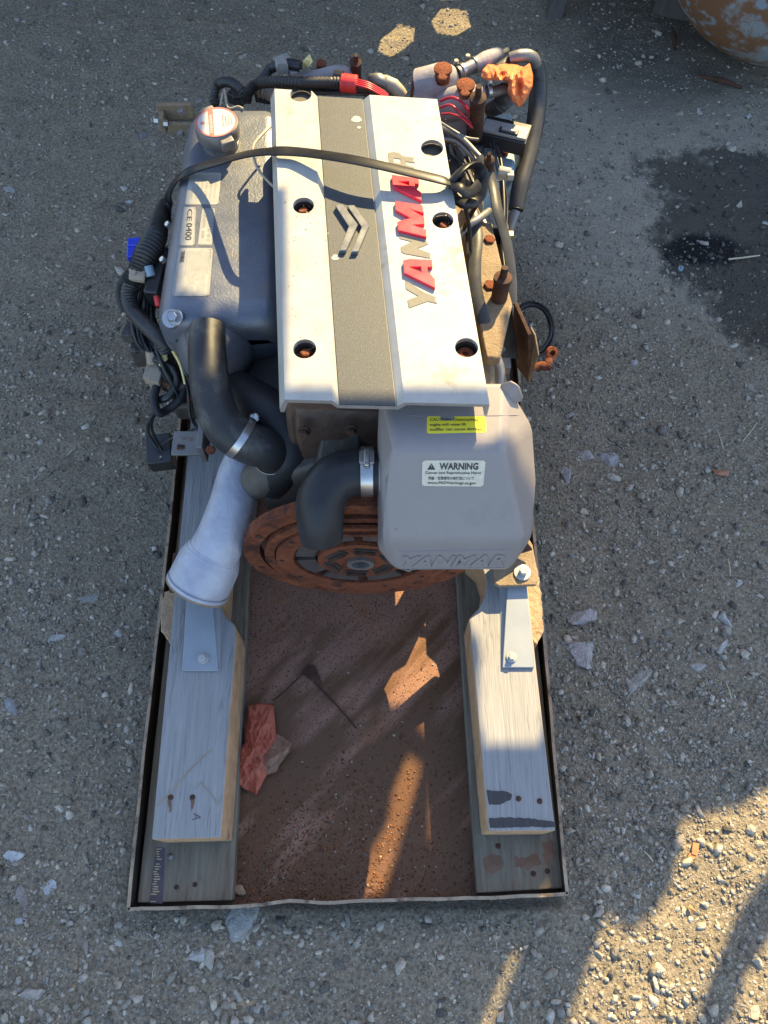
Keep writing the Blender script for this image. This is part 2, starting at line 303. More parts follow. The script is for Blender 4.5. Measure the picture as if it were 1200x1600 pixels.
def obj(name, mb, m, parent=None, bevel=0, seg=2, sharp=35, label=None, fix=True):
    me = bpy.data.meshes.new(name)
    xs = np.array([tuple(v) for v in mb.v]); c = Vector((xs.min(0) + xs.max(0)) / 2)
    me.from_pydata([tuple(v - c) for v in mb.v], [], mb.f)
    ms = m if isinstance(m, (list, tuple)) else [m]
    for k in ms: me.materials.append(M[k])
    me.polygons.foreach_set('material_index', mb.mi)
    if fix:
        bm = bmesh.new(); bm.from_mesh(me); bmesh.ops.recalc_face_normals(bm, faces=bm.faces); bm.to_mesh(me); bm.free()
    me.polygons.foreach_set('use_smooth', [True] * len(me.polygons)); me.set_sharp_from_angle(angle=R(sharp)); me.update()
    o = bpy.data.objects.new(name, me); COL.objects.link(o)
    if parent:
        o.parent = parent; o.location = c - WORLD[parent.name]
    else: o.location = c
    WORLD[o.name] = c.copy()
    if bevel:
        b = o.modifiers.new('bevel', 'BEVEL'); b.width = bevel; b.segments = seg; b.limit_method = 'ANGLE'; b.angle_limit = R(30); b.harden_normals = False
    if label: o['label'] = label
    return o
WORLD = {}
def thing(name, label, cat, loc, group=None):
    o = bpy.data.objects.new(name, None); COL.objects.link(o); o.location = loc; o.empty_display_size = .05
    WORLD[o.name] = Vector(loc); return tag(o, label, cat, group)
def tag(o, label, cat, group=None):
    o['label'] = label; o['category'] = cat
    if group: o['group'] = group
    return o
def struct(o, kind='structure'): o['kind'] = kind; return o

# surfaces that stickers and print are laid on
def bvh(o):
    bpy.context.view_layer.update()
    dg = bpy.context.evaluated_depsgraph_get(); ev = o.evaluated_get(dg); me = ev.to_mesh(); mw = ev.matrix_world
    t = BVHTree.FromPolygons([mw @ v.co for v in me.vertices], [tuple(p.vertices) for p in me.polygons]); ev.to_mesh_clear(); return t
def quad_pt(q, u, v):                       # q: TL, TR, BR, BL in photo pixels
    a = Vector(q[0]).lerp(Vector(q[1]), u); b = Vector(q[3]).lerp(Vector(q[2]), u); return a.lerp(b, v)
def lay(tree, px, off):
    h = tree.ray_cast(CAM, ray(*px).normalized())
    if h[0] is None: h = tree.find_nearest(P(px[0], px[1], .55))
    nrm = h[1] if h[1].dot(CAM - h[0]) > 0 else -h[1]
    return h[0] + nrm * off
_fonts = {}
def text2d(body, bold=0.0):
    cu = bpy.data.curves.new('t', 'FONT'); cu.body = body; cu.size = 1; cu.offset = bold; cu.resolution_u = 2; cu.fill_mode = 'BOTH'
    o = bpy.data.objects.new('t', cu); COL.objects.link(o); bpy.context.view_layer.update()
    me = bpy.data.meshes.new_from_object(o.evaluated_get(bpy.context.evaluated_depsgraph_get()))
    vs = np.array([v.co[:2] for v in me.vertices]) if len(me.vertices) else np.zeros((0, 2)); fs = [tuple(p.vertices) for p in me.polygons]
    bpy.data.objects.remove(o); bpy.data.curves.remove(cu); bpy.data.meshes.remove(me)
    if len(vs): vs = (vs - vs.min(0)) / np.maximum(vs.max(0) - vs.min(0), 1e-6)
    return vs, fs
def sticker(name, tree, q, m, parent, prints=(), nu=24, nv=14, off=.0006, rnd=.06, label=None):
    # prints: (text, u0, v0, u1, v1, material, bold) or ('#box', ...) rectangles in sticker coordinates (v down)
    mb = MB(); vs = []
    for j in range(nv + 1):
        for i in range(nu + 1):
            u, v = i / nu, j / nv
            cx = min(u, 1 - u); cy = min(v, 1 - v)
            if cx == 0 and cy == 0: u += (rnd if u == 0 else -rnd) * .35; v += (rnd if v == 0 else -rnd) * .35
            vs.append(lay(tree, quad_pt(q, u, v), off))
    mb.add(vs, [(j * (nu + 1) + i, j * (nu + 1) + i + 1, (j + 1) * (nu + 1) + i + 1, (j + 1) * (nu + 1) + i) for j in range(nv) for i in range(nu)])
    mats = [m]
    for t in prints:
        body, u0, v0, u1, v1, mm, bold = t
        if mm not in mats: mats.append(mm)
        mb.cur = mats.index(mm)
        if body == '#box': tv, tf = np.array([(0, 0), (1, 0), (1, 1), (0, 1)]), [(0, 1, 2, 3)]
        elif body == '#tri': tv, tf = np.array([(0, 0), (1, 0), (.5, 1)]), [(0, 1, 2)]
        elif body == '#frame':
            e, g = .02, .03
            tv = np.array([(0, 0), (1, 0), (1, 1), (0, 1), (e, g), (1 - e, g), (1 - e, 1 - g), (e, 1 - g)]); tf = [(0, 1, 5, 4), (1, 2, 6, 5), (2, 3, 7, 6), (3, 0, 4, 7)]
        else: tv, tf = text2d(body, bold)
        if not len(tv): continue
        mb.add([lay(tree, quad_pt(q, u0 + (u1 - u0) * a, v1 + (v0 - v1) * b), off * (1.9 if body != '#mark' else 2.4)) for a, b in tv], tf)
    return obj(name, mb, mats, parent, fix=False, label=label)

# ---------------------------------------------------------------- ground
def build_ground():
    def axis(lo, hi, st, far, grow=1.25):
        a = list(np.arange(lo, hi, st)); s = st; x = a[-1]
        while x < far: s *= grow; x += s; a.append(x)
        s = st; x = a[0]; pre = []
        while x > -far: s *= grow; x -= s; pre.append(x)
        return np.array(pre[::-1] + a)
    xs = axis(-1.2, 1.25, .0085, 90); ys = axis(-.35, 2.5, .0085, 90)
    X, Y = np.meshgrid(xs, ys); nx, ny = len(xs), len(ys)
    Z = np.zeros_like(X)
    r = np.random.RandomState(3)
    for k, amp in ((3, .004), (8, .0025), (20, .0016), (45, .0011), (95, .0008)):
        for _ in range(7):
            a = r.rand() * 6.28; ph = r.rand() * 6.28; kk = k * (0.7 + .6 * r.rand())
            Z += amp * .5 * np.sin(kk * (X * math.cos(a) + Y * math.sin(a)) + ph + 1.7 * np.sin(kk * .43 * (X * math.sin(a + 1) - Y * math.cos(a + 1)) + ph * 2))
    near = (np.abs(X) < 3) & (np.abs(Y) < 5); Z = np.where(near, Z, Z * .3)
    # shallow ripples of a tyre track on the left, as in the photo
    tr = np.exp(-((X + .62) / .22) ** 2) * np.exp(-((Y - 1.05) / .30) ** 2)
    Z += .0035 * tr * np.sin((Y + .28 * X) * 78)
    under = (X > -.425) & (X < .295) & (Y > -.035) & (Y < 1.45); Z = np.where(under, np.minimum(Z, 0) - .004, Z)
    me = bpy.data.meshes.new('ground')
    me.vertices.add(nx * ny); me.vertices.foreach_set('co', np.stack([X, Y, Z], -1).ravel())
    i = np.arange(nx * ny).reshape(ny, nx); q = np.stack([i[:-1, :-1], i[:-1, 1:], i[1:, 1:], i[1:, :-1]], -1).reshape(-1, 4)
    me.loops.add(q.size); me.loops.foreach_set('vertex_index', q.ravel())
    me.polygons.add(len(q)); me.polygons.foreach_set('loop_start', np.arange(0, q.size, 4)); me.polygons.foreach_set('loop_total', np.full(len(q), 4))
    me.update(calc_edges=True); me.polygons.foreach_set('use_smooth', [True] * len(q)); me.materials.append(M['ground'])
    o = bpy.data.objects.new('ground', me); COL.objects.link(o); return struct(o), xs, ys, Z
_g, GX, GY, GZ = build_ground()
def gz(x, y):
    i = np.clip(np.searchsorted(GX, x), 1, len(GX) - 1); j = np.clip(np.searchsorted(GY, y), 1, len(GY) - 1); return GZ[j, i]

def ico(sub=0):
    bm = bmesh.new(); bmesh.ops.create_icosphere(bm, subdivisions=sub + 1, radius=1)
    v = np.array([x.co[:] for x in bm.verts]); f = np.array([[y.index for y in x.verts] for x in bm.faces]); bm.free(); return v, f
def stones_mesh(name, pos, rad, tone, squash=(.35, .75), seed=1, matname='stone', sub=0, cube=True):
    r = np.random.RandomState(seed); n = len(pos); v, f = ico(sub); nv, nf = len(v), len(f)
    shapes = []
    for k in range(14):
        s = v.copy()
        for _ in range(7):                        # chop by random planes: broken, angular pieces
            d = r.randn(3); d /= np.linalg.norm(d); h = .30 + .38 * r.rand(); t = s @ d; s -= np.outer(np.maximum(t - h, 0), d)
        s *= (1 + .25 * (r.rand(3) - .5)); shapes.append(s)
    shapes = np.array([q * 1.25 for q in shapes])[r.randint(0, 14, n)]
    ax = np.stack([.75 + .6 * r.rand(n), .6 + .5 * r.rand(n), squash[0] + (squash[1] - squash[0]) * r.rand(n)], -1)
    p = shapes * ax[:, None, :]
    th = r.rand(n) * 6.283; ti = (r.rand(n) - .5) * .7
    y = p[..., 1] * np.cos(ti)[:, None] - p[..., 2] * np.sin(ti)[:, None]; z = p[..., 1] * np.sin(ti)[:, None] + p[..., 2] * np.cos(ti)[:, None]; x = p[..., 0]
    X = x * np.cos(th)[:, None] - y * np.sin(th)[:, None]; Y = x * np.sin(th)[:, None] + y * np.cos(th)[:, None]
    V = np.stack([X, Y, z], -1) * rad[:, None, None] + pos[:, None, :]
    Fi = (f[None] + (np.arange(n) * nv)[:, None, None]).reshape(-1, 3)
    me = bpy.data.meshes.new(name); me.vertices.add(n * nv); me.vertices.foreach_set('co', V.reshape(-1))
    me.loops.add(Fi.size); me.loops.foreach_set('vertex_index', Fi.ravel().astype(np.int32))
    me.polygons.add(len(Fi)); me.polygons.foreach_set('loop_start', np.arange(0, Fi.size, 3)); me.polygons.foreach_set('loop_total', np.full(len(Fi), 3))
    me.update(calc_edges=True)
    at = me.color_attributes.new('tone', 'FLOAT_COLOR', 'POINT')
    C = np.ones((n, nv, 4), np.float32); C[..., :3] = tone[:, None, :]; at.data.foreach_set('color', C.ravel())
    me.materials.append(M[matname]); o = bpy.data.objects.new(name, me); COL.objects.link(o); return o
def tones(r, n, pale=.15):
    base = .20 + .36 * r.rand(n); base = np.where(r.rand(n) < pale, .42 + .28 * r.rand(n), base); base = np.where(r.rand(n) < .08, .10 + .06 * r.rand(n), base)
    warm = r.rand(n)[:, None]; c = base[:, None] * (np.array([1.05, 1, .92]) * (1 - warm) + np.array([1.14, 1.0, .80]) * warm); return np.clip(c, 0, 1)
def inside_tray(x, y): return (x > -.44) & (x < .305) & (y > -.05) & (y < 1.5)
def scatter(n, rmin, rmax, power, seed, name, pale, sink=.25):
    r = np.random.RandomState(seed)
    py = -60 + 1720 * r.rand(n * 2); px = -60 + 1320 * r.rand(n * 2)
    a = (px - 600) / F_PX; b = -(py - 800) / F_PX; dz = -ST + b * CT; k = -CAM_H / dz
    x = a * k; y = (CT + b * ST) * k
    cl = np.array([noise.noise(Vector((q[0] * 3.1, q[1] * 3.1, seed))) for q in zip(x, y)])
    keep = (r.rand(n * 2) < np.clip(.62 + 1.0 * cl, .28, 1)) & ~inside_tray(x, y)
    x, y = x[keep][:n], y[keep][:n]; m = len(x)
    rad = rmin * (1 - r.rand(m) * (1 - (rmin / rmax) ** power)) ** (-1 / power)
    z = gz(x, y) + rad * (.5 - sink - .25 * r.rand(m)) * .6
    tn_ = tones(r, m, pale); oc = P(1290, 400, 0); ca, sa = math.cos(R(-38)), math.sin(R(-38)); xr, yr = (x - oc.x) * ca + (y - oc.y) * sa, -(x - oc.x) * sa + (y - oc.y) * ca
    dk = (xr / .43) ** 2 + (yr / .34) ** 2 < 1 - .4 * r.rand(m)
    tn_[dk] *= .28 + .35 * (r.rand(dk.sum())[:, None] < .22)
    o = stones_mesh(name, np.stack([x, y, z], -1), rad, tn_, seed=seed)
    o['label'] = {'gravel': 'fine grey gravel scattered over the dirt yard', 'pebbles': 'loose grey and white pebbles lying over the dirt yard'}[name]
    return struct(o, 'stuff')
scatter(50000, .0013, .0058, 1.75, 11, 'gravel', .12)
scatter(4000, .0042, .0125, 2.3, 12, 'pebbles', .30)

# single stones of the photo: px, py, radius in px across/along, tone, squash, label
STN = [(912, 1022, 27, 1.25, (.62, .58, .58), .22, 'large flat chalky rock set in the dirt beside the right beam'),
 (908, 966, 30, .6, (.60, .56, .56), .25, 'wide flat chalky rock just above the largest flat rock'),
 (997, 1062, 27, .75, (.55, .53, .49), .28, 'rough layered flat rock right of the two chalky slabs'),
 (1088, 1045, 14, .9, (.60, .60, .58), .25, 'pale triangular flat stone right of the layered rock'),
 (1126, 1012, 12, .9, (.68, .66, .63), .4, 'small squarish white stone at the right'),
 (1133, 971, 17, .8, (.70, .70, .70), .3, 'crumbling white rock above the squarish stone at the right'),
 (917, 715, 17, .8, (.55, .52, .50), .4, 'blocky pale rock beside the grey silencer box'),
 (948, 718, 18, 1.1, (.50, .50, .52), .35, 'bluish rough rock right of the blocky pale rock'),
 (884, 742, 16, 1.5, (.52, .49, .49), .35, 'jagged pale rock close to the silencer box'),
 (957, 745, 10, 1.2, (.72, .69, .62), .6, 'small cream stone below the bluish rough rock'),
 (911, 798, 11, .7, (.80, .74, .60), .6, 'yellowish white stone beside the lower silencer box'),
 (888, 650, 13, .7, (.52, .48, .46), .3, 'brownish flat stone right of the silencer shoulder'),
 (53, 1548, 20, .8, (.62, .56, .52), .6, 'big pinkish rounded rock at the bottom left corner'),
 (384, 1446, 21, 1.3, (.55, .55, .53), .15, 'crumbled pale slab pressed into dirt just below the tray'),
 (25, 1338, 14, .8, (.78, .80, .84), .35, 'white stone near the left edge of the ground'),
 (80, 1387, 11, .9, (.74, .76, .80), .4, 'white stone right of the dull lump at the lower left'),
 (35, 1402, 12, 1.1, (.50, .46, .44), .5, 'dull pink lump of rock at the lower left'),
 (33, 1438, 11, .8, (.66, .69, .73), .4, 'bluish white stone below the dull pink lump'),
 (185, 1471, 9, .9, (.72, .73, .72), .45, 'small diamond shaped white stone under the tray corner'),
 (309, 1492, 13, .9, (.70, .70, .69), .4, 'crumbly white stone below the left end of the tray'),
 (372, 1560, 10, 1, (.62, .58, .53), .5, 'tan white stone at the bottom edge'),
 (21, 1108, 16, .9, (.46, .48, .51), .3, 'flat bluish stone left of the tray edge'),
 (90, 995, 12, .8, (.62, .62, .62), .4, 'pale stone left of the cast exhaust outlet'),
 (140, 935, 14, .8, (.46, .45, .44), .3, 'flat grey stone left of the exhaust outlet rim'),
 (185, 990, 9, 1, (.72, .69, .64), .5, 'cream pebble beside the left tray edge'),
 (203, 317, 10, .9, (.72, .74, .76), .5, 'bright stone left of the coolant tank'),
 (226, 211, 10, .9, (.33, .33, .34), .6, 'dark grey stone below the rusty left bracket'),
 (15, 292, 17, .5, (.60, .60, .60), .3, 'flat pale stone at the left edge in the upper ground'),
 (1091, 176, 9, .9, (.86, .85, .84), .6, 'bright white stone below the rusty tank'),
 (1170, 182, 8, .9, (.86, .86, .86), .6, 'bright white stone right of its twin under the tank'),
 (1040, 4, 9, .8, (.60, .55, .52), .6, 'round pinkish stone right of the dark post'),
 (1156, 319, 10, .9, (.66, .61, .56), .7, 'round cream stone on the upper rim of the oil stain'),
 (1097, 381, 10, .9, (.60, .55, .50), .7, 'rounded brownish stone inside the dark oil stain'),
 (1196, 350, 9, .8, (.82, .82, .80), .5, 'white stone cut by the right edge of the photo'),
 (1173, 606, 9, .7, (.64, .59, .52), .6, 'oval cream stone at the lower rim of the oil stain'),
 (991, 568, 9, .9, (.66, .58, .62), .5, 'lilac stone in the gravel right of the hook'),
 (1152, 912, 9, .8, (.80, .79, .77), .5, 'elongated white stone by the right edge'),
 (1032, 1516, 12, .9, (.62, .58, .52), .7, 'rounded pale stone standing in the sunlit patch'),
 (935, 1492, 9, .9, (.50, .46, .40), .5, 'tan stone in the left part of the sunlit patch'),
 (1182, 1501, 11, .8, (.66, .62, .55), .7, 'large cream stone at the right of the sunlit patch'),
 (1098, 1412, 8, 1, (.70, .66, .60), .8, 'knobbly white stone next to bark in the sunlit patch'),
 (1128, 1376, 7, 1, (.60, .57, .52), .5, 'small flat stone above the knobbly white one'),
 (1175, 1582, 9, 1, (.66, .60, .5), .7, 'round stone at the bottom right corner')]
for k, (px, py, rp, asp, tn, sq, lab) in enumerate(STN):
    c = P(px, py, 0); rad = rp * 1.32 / 1270
    o = stones_mesh('stone', np.array([[0, 0, 0.]]), np.array([rad]), np.array([tn]) * .82, squash=(.9, .9), seed=100 + k, sub=3)
    n_ = len(o.data.vertices); co = np.zeros(n_ * 3); o.data.vertices.foreach_get('co', co); co = co.reshape(-1, 3)
    for i in range(n_): q_ = Vector(co[i] / rad); co[i] *= 1 + .16 * noise.noise(q_ * 1.7 + Vector((k, 0, 0))) + .13 * noise.noise(q_ * 4.5 + Vector((k, 3, 0))) + .06 * noise.noise(q_ * 11)
    co[:, 2] *= max(sq * .9, .3); co[:, 1] *= asp; co[:, 0] *= 1.05
    o.data.vertices.foreach_set('co', co.ravel()); o.data.update()
    o.location = (c.x, c.y, float(gz(c.x, c.y)) + rad * sq * .05); tag(o, lab, 'stone', 'larger stones lying on the dirt yard')

# ---------------------------------------------------------------- pallet tray, planks and beams
tray_c = [P(200, 1422, .07), P(887, 1397, .07)]
T0 = tray_c[0]; T1 = tray_c[1]
tl = Vector((-.423, 1.40, .07)); tr_ = Vector((.279, 1.38, .07))
tray = thing('pallet_tray', 'shallow black steel tray with thin worn rim under the engine', 'tray', (-.06, .68, 0))
def wall(a, b, name='side_wall', mt='tray'):
    a = Vector(a); b = Vector(b); d = (b - a).normalized(); nrm = Vector((-d.y, d.x, 0)); mid = (a + b) / 2
    rot = Matrix((d, nrm, Vector((0, 0, 1)))).transposed(); n = 30
    mb = MB(); rings = []
    for i in range(n + 1):
        t = i / n; p = a.lerp(b, t); wob = .0005 * math.sin(i * 1.7) + .0010 * math.sin(i * .4 + 1)
        if name == 'front_wall': wob += .006 * math.exp(-((t - .36) / .05) ** 2)
        p = p + nrm * wob
        rings.append([p + nrm * .0022 + Vector((0, 0, -.0001)), p - nrm * .0022 + Vector((0, 0, -.0001)), p - nrm * .0022 - Vector((0, 0, .066)), p + nrm * .0022 - Vector((0, 0, .066))])
    mb.loft(rings); w_ = obj(name, mb, mt, tray)
    m2 = MB(); rr = []
    for r4 in rings:
        c = (r4[0] + r4[1]) / 2; rr.append([c + nrm * .0026 + Vector((0, 0, .0026)), c - nrm * .0026 + Vector((0, 0, .0026)), c - nrm * .0026, c + nrm * .0026])
    m2.loft(rr); obj('rim', m2, 'trayrim', w_)
wall(T0, T1, 'front_wall'); wall(T1, tr_); wall(tl, T0); wall(tr_, tl, 'back_wall')
fl = MB(); q = [Vector((v.x, v.y, .018)) for v in (T0, T1, tr_, tl)]; fl.slab(q, .012); obj('floor_sheet', fl, 'floor', tray)

def rust_debris():
    r = np.random.RandomState(21); n = 6500; px = 370 + 380 * r.rand(n * 4); py = 900 + 510 * r.rand(n * 4)
    dens = np.clip((py - 1000) / 380, 0, 1) ** 2 * .8 + .06
    diag = np.exp(-((px - 400 + (py - 1400) * .9) / 90) ** 2) * .8 + np.exp(-((px - 560) / 80) ** 2) * .5 * (py > 1200)
    keep = r.rand(n * 4) < dens * (.35 + diag)
    px, py = px[keep][:n], py[keep][:n]; P_ = np.array([P(a, b, .0185)[:] for a, b in zip(px, py)]); m = len(px)
    t = np.array([.34, .135, .055]) * (.35 + .9 * r.rand(m)[:, None]); t[r.rand(m) < .05] = (.5, .45, .38)
    rad = .0006 + .0020 * r.rand(m) ** 3
    o = stones_mesh('rust_crumbs', P_, rad, t, squash=(.25, .6), seed=5); o['label'] = 'rust flakes and crumbs strewn over the tray floor'; struct(o, 'stuff')
    return o
rust_debris()

def plank(px_l, label, yback):
    t = MB(); t.slab(px_l, .024); o = obj('base_plank', t, 'plank', bevel=.002); return tag(o, label, 'plank', 'planks under the beams')
zP = .045
pl = plank([P(214, 1411, zP), P(364, 1407, zP), P(389, 905, zP), Vector((-.246, 1.33, zP)), Vector((-.405, 1.33, zP))], 'dirty wide plank lying under the left beam with faded print', 1.3)
pr = plank([P(745, 1396, zP), P(880, 1388, zP), Vector((.262, 1.33, zP)), Vector((.120, 1.33, zP)), P(713, 905, zP)], 'grey green plank with rust stains under the right beam', 1.3)
# print strip and stains on the planks
def flat_patch(name, pxs, z, mt, parent, dz=.0005):
    mb = MB(); mb.prism([P(a, b, z + dz) for a, b in pxs], [], (0, 0, -dz * .8)); return obj(name, mb, mt, parent)
sp = MB(); sp.prism([P(a, b, zP + .0006) for a, b in ((244, 1324), (258, 1324), (254, 1412), (233, 1411))], [], (0, 0, -.0004))
sp.cur = 1
for k in range(22):
    y = 1326 + k * 3.9
    if rng.random() < .8:
        x0 = 245 - (y - 1324) * .12 + rng.uniform(-1, 2); wdt = rng.uniform(4, 11)
        sp.prism([P(a, b, zP + .0011) for a, b in ((x0, y), (x0 + wdt, y), (x0 + wdt, y + rng.uniform(1, 2.4)), (x0, y + 1.6))], [], (0, 0, -.0004))
M['purple'] = mat('dark tape', (.05, .035, .05), (.09, .06, .07), .5, bump=0); M['yelprint'] = mat('yellowed print', (.42, .32, .14), (.5, .4, .2), .6, bump=0)
obj('printed_strip', sp, ['purple', 'yelprint'], pl)

def irregular_prism(pxs, z, mats_extra=None): pass
def beam(name, top_px, z1, z0, back, label, group):
    top = [P(a, b, z1) for a, b in top_px]
    # bottoms: same footprint, dropped; ends lean a little as sawn
    mb = MB(); n = len(top); mb.cur = 0
    import itertools
    bot = [Vector((p.x, p.y, z0)) for p in top]
    tri = tessellate_polygon([[Vector((p.x, p.y, 0)) for p in top]])
    mb.add(top + bot, [tuple(t) for t in tri]); off = 0
    mb.f += [tuple(i + n for i in reversed(t)) for t in tri]; mb.mi += [0] * len(tri)
    for i in range(n): mb.f.append((i, i + n, (i + 1) % n + n, (i + 1) % n)); mb.mi.append(1)
    o = obj(name, mb, ['woodgrey', 'woodend'], bevel=.0022, seg=2); return tag(o, label, 'beam', group)
ZB = .15
bl_px = [(237, 1312), (345, 1309), (357, 1150), (369, 992), (366, 975), (352, 962), (345, 945), (347, 925)]
bl = beam('timber_beam', bl_px + [(378, 450), (318, 450)], ZB, zP + .001, 0, 'weathered timber beam on the left with a pencilled letter', 'beams carrying the engine')
br_px = [(868, 1298), (763, 1299), (748, 1130), (733, 966), (748, 950), (757, 930), (760, 905), (752, 880), (735, 865)]
brm = beam('timber_beam', br_px[::-1][::-1] + [(716, 480), (779, 480), (838, 1045)], ZB, zP + .001, 0, 'weathered timber beam on the right with black rot at its end', 'beams carrying the engine')
# rough notch wall and end slope skins
# black rot, bolts, pencil letter
def wavy(pts, k=.9):
    out = []
    for i in range(len(pts)):
        a = Vector((*pts[i], 0)); b = Vector((*pts[(i + 1) % len(pts)], 0)); m = max(2, int((b - a).length / 5))
        for j in range(m):
            p = a.lerp(b, j / m); out.append((p.x + k * noise.noise(Vector((p.x * .3, p.y * .3, 1))) * 2, p.y + k * noise.noise(Vector((p.x * .3, p.y * .3, 7))) * 2))
    return out
flat_patch('rot_patch', wavy([(760, 1234), (790, 1236), (800, 1242), (798, 1250), (780, 1258), (764, 1257)]), ZB, 'wooddecay', brm)
flat_patch('rot_patch', wavy([(764, 1278), (800, 1277), (830, 1279), (868, 1284), (868, 1292), (825, 1292), (766, 1294)]), ZB, 'wooddecay', brm)
M['pencil'] = mat('pencil', (.09, .08, .08), bump=0); M['stain'] = mat('old water stain', (.20, .16, .11), (.30, .25, .19), .8, 0, 20, bump=.2)
pen = MB()
for a, b in (((303, 1276), (316, 1270)), ((303, 1270), (315, 1277)), ((307, 1271), (308, 1275))):
    pass
for a, b in (((300, 1281), (314, 1277)), ((302, 1271), (314, 1277)), ((306, 1273), (307, 1279))):
    pen.tube([P(*a, ZB + .0004), P(*b, ZB + .0004)], .0006, 4, smooth=False)
obj('pencil_letter', pen, 'pencil', bl)
for par, pts in ((bl, [(267, 1246), (301, 1246)]), (brm, [(810, 1248), (843, 1252)])):
    for a, b in pts:
        m = MB(); m.lathe(P(a, b, ZB - .001), (0, 0, 1), [(0, .0045), (.0016, .0045), (.0024, .003)], 12); obj('nail', m, 'rustdark', par)
for a, b in ((276, 1386), (305, 1382)):
    m = MB(); m.lathe(P(a, b, zP - .001), (0, 0, 1), [(0, .004), (.0016, .004), (.0024, .0026)], 12); obj('nail', m, 'rustdark', pl)
for a, b in ((833, 1365), (855, 1361), (778, 1322)):
    m = MB(); m.lathe(P(a, b, zP - .001), (0, 0, 1), [(0, .0045), (.0016, .0045), (.0024, .0026)], 12); obj('nail', m, 'rustdark', pr)
m = MB(); m.tube([P(266, 1336, zP), P(267, 1340, zP + .012)], .0035, 8, smooth=False); obj('screw', m, 'steeldull', pl)
def stroke(pts, wd, z, mt, parent, name='water_stain'):
    mb = MB()
    for (a, b), (c, d) in zip(pts[:-1], pts[1:]):
        e = Vector((c - a, d - b, 0)).normalized(); nn = Vector((-e.y, e.x, 0)) * wd
        mb.prism([P(a + nn.x, b + nn.y, z + .0005), P(a - nn.x, b - nn.y, z + .0005), P(c - nn.x * .6, d - nn.y * .6, z + .0005), P(c + nn.x * .6, d + nn.y * .6, z + .0005)], [], (0, 0, -.0003))
    obj(name, mb, mt, parent)
stroke([(244, 1260), (272, 1233), (292, 1208), (312, 1187), (331, 1170)], 1.6, ZB, 'stain', bl)
stroke([(305, 1232), (315, 1222), (322, 1232), (330, 1240), (340, 1258), (347, 1240)], 1.3, ZB, 'stain', bl)

M['ruststain'] = mat('rust stain in wood', (.13, .07, .04), (.20, .13, .09), .8, 0, 30, .3, .0006, spec=.2)
for q_ in ([(755, 1342), (768, 1334), (784, 1340), (786, 1354), (772, 1366), (758, 1358)], [(802, 1338), (822, 1340), (838, 1332), (846, 1350), (826, 1358), (806, 1354)], [(846, 1318), (860, 1312), (868, 1330), (860, 1352), (850, 1346)]):
    flat_patch('rust_stain', wavy(q_, 2.2), zP, 'ruststain', pr)
for q_ in ([(262, 1250), (268, 1250), (268, 1266), (264, 1270)], [(298, 1250), (304, 1250), (302, 1262), (299, 1266)]):
    flat_patch('rust_stain', wavy(q_, .8), ZB, 'ruststain', bl)
# chipped packing blocks that stick out under the mounts
def chipped(pxs, z1, z0, label):
    mb = MB(); c = [P(a, b, z1) for a, b in wavy(pxs, 1.6)]; mb.prism(c, [], (0, 0, z0 - z1)); o = obj('packing_block', mb, 'chip', bevel=.0015); tag(o, label, 'timber block', 'packing blocks beside the beams'); return o
chipped([(258, 925), (275, 922), (268, 1008), (252, 985), (250, 960)], .12, .046, 'rough chipped timber block beside the left beam')
chipped([(806, 890), (838, 880), (846, 925), (850, 985), (839, 1008), (826, 990)], .135, .046, 'sandy chipped timber block beside the right beam')

# ---------------------------------------------------------------- support feet (painted steel) on the beams
def foot(name, quad_far, quad_near, zf, zn, gus, label, boltpx):
    t = thing(name, label, 'bracket', P(boltpx[0], boltpx[1], ZB), 'support feet bolted to the beams')
    fl_, fr_ = P(*quad_far[0], zf), P(*quad_far[1], zf); nl, nr = P(*quad_near[0], zn), P(*quad_near[1], zn)
    mb = MB(); mb.slab([fl_, fr_, nr, nl], .005); obj('sloping_plate', mb, 'bracket', t, bevel=.0012)
    a, b = (fr_, nr) if gus > 0 else (fl_, nl)
    dx = Vector((.004 * gus, 0, 0)); g = MB()
    a2 = Vector((a.x + .012 * gus, a.y, ZB)); b2 = Vector((b.x + .001 * gus, b.y + .005, ZB))
    a_, b_ = a - Vector((0, 0, .006)), b - Vector((0, 0, .006))
    g.hull([a_, a_ + dx * -1, b_, b_ - dx, a2, a2 - dx, b2, b2 - dx]); obj('gusset', g, 'bracket', t)
    u = (nl - fl_).cross(nr - fl_).normalized(); u = u if u.z > 0 else -u
    bb = MB(); zb = zn + (zf - zn) * .17; bb.bolt(P(*boltpx, zb), u, .0062, .009, True); obj('bolt', bb, 'boltgrey', t); return t
foot('mount_bracket', ((293, 915), (331, 915)), ((284, 1048), (341, 1048)), .170, .156, 1, 'pale blue grey steel support foot on the left beam', (318, 1029))
foot('mount_bracket', ((793, 912), (823, 912)), ((785, 1043), (835, 1043)), .170, .156, -1, 'sunlit grey steel support foot on the right beam', (799, 1027))

# ---------------------------------------------------------------- the engine
eng = thing('marine_engine', 'used marine diesel engine with white top cover strapped on a timber pallet', 'engine', (-.05, .85, .15))
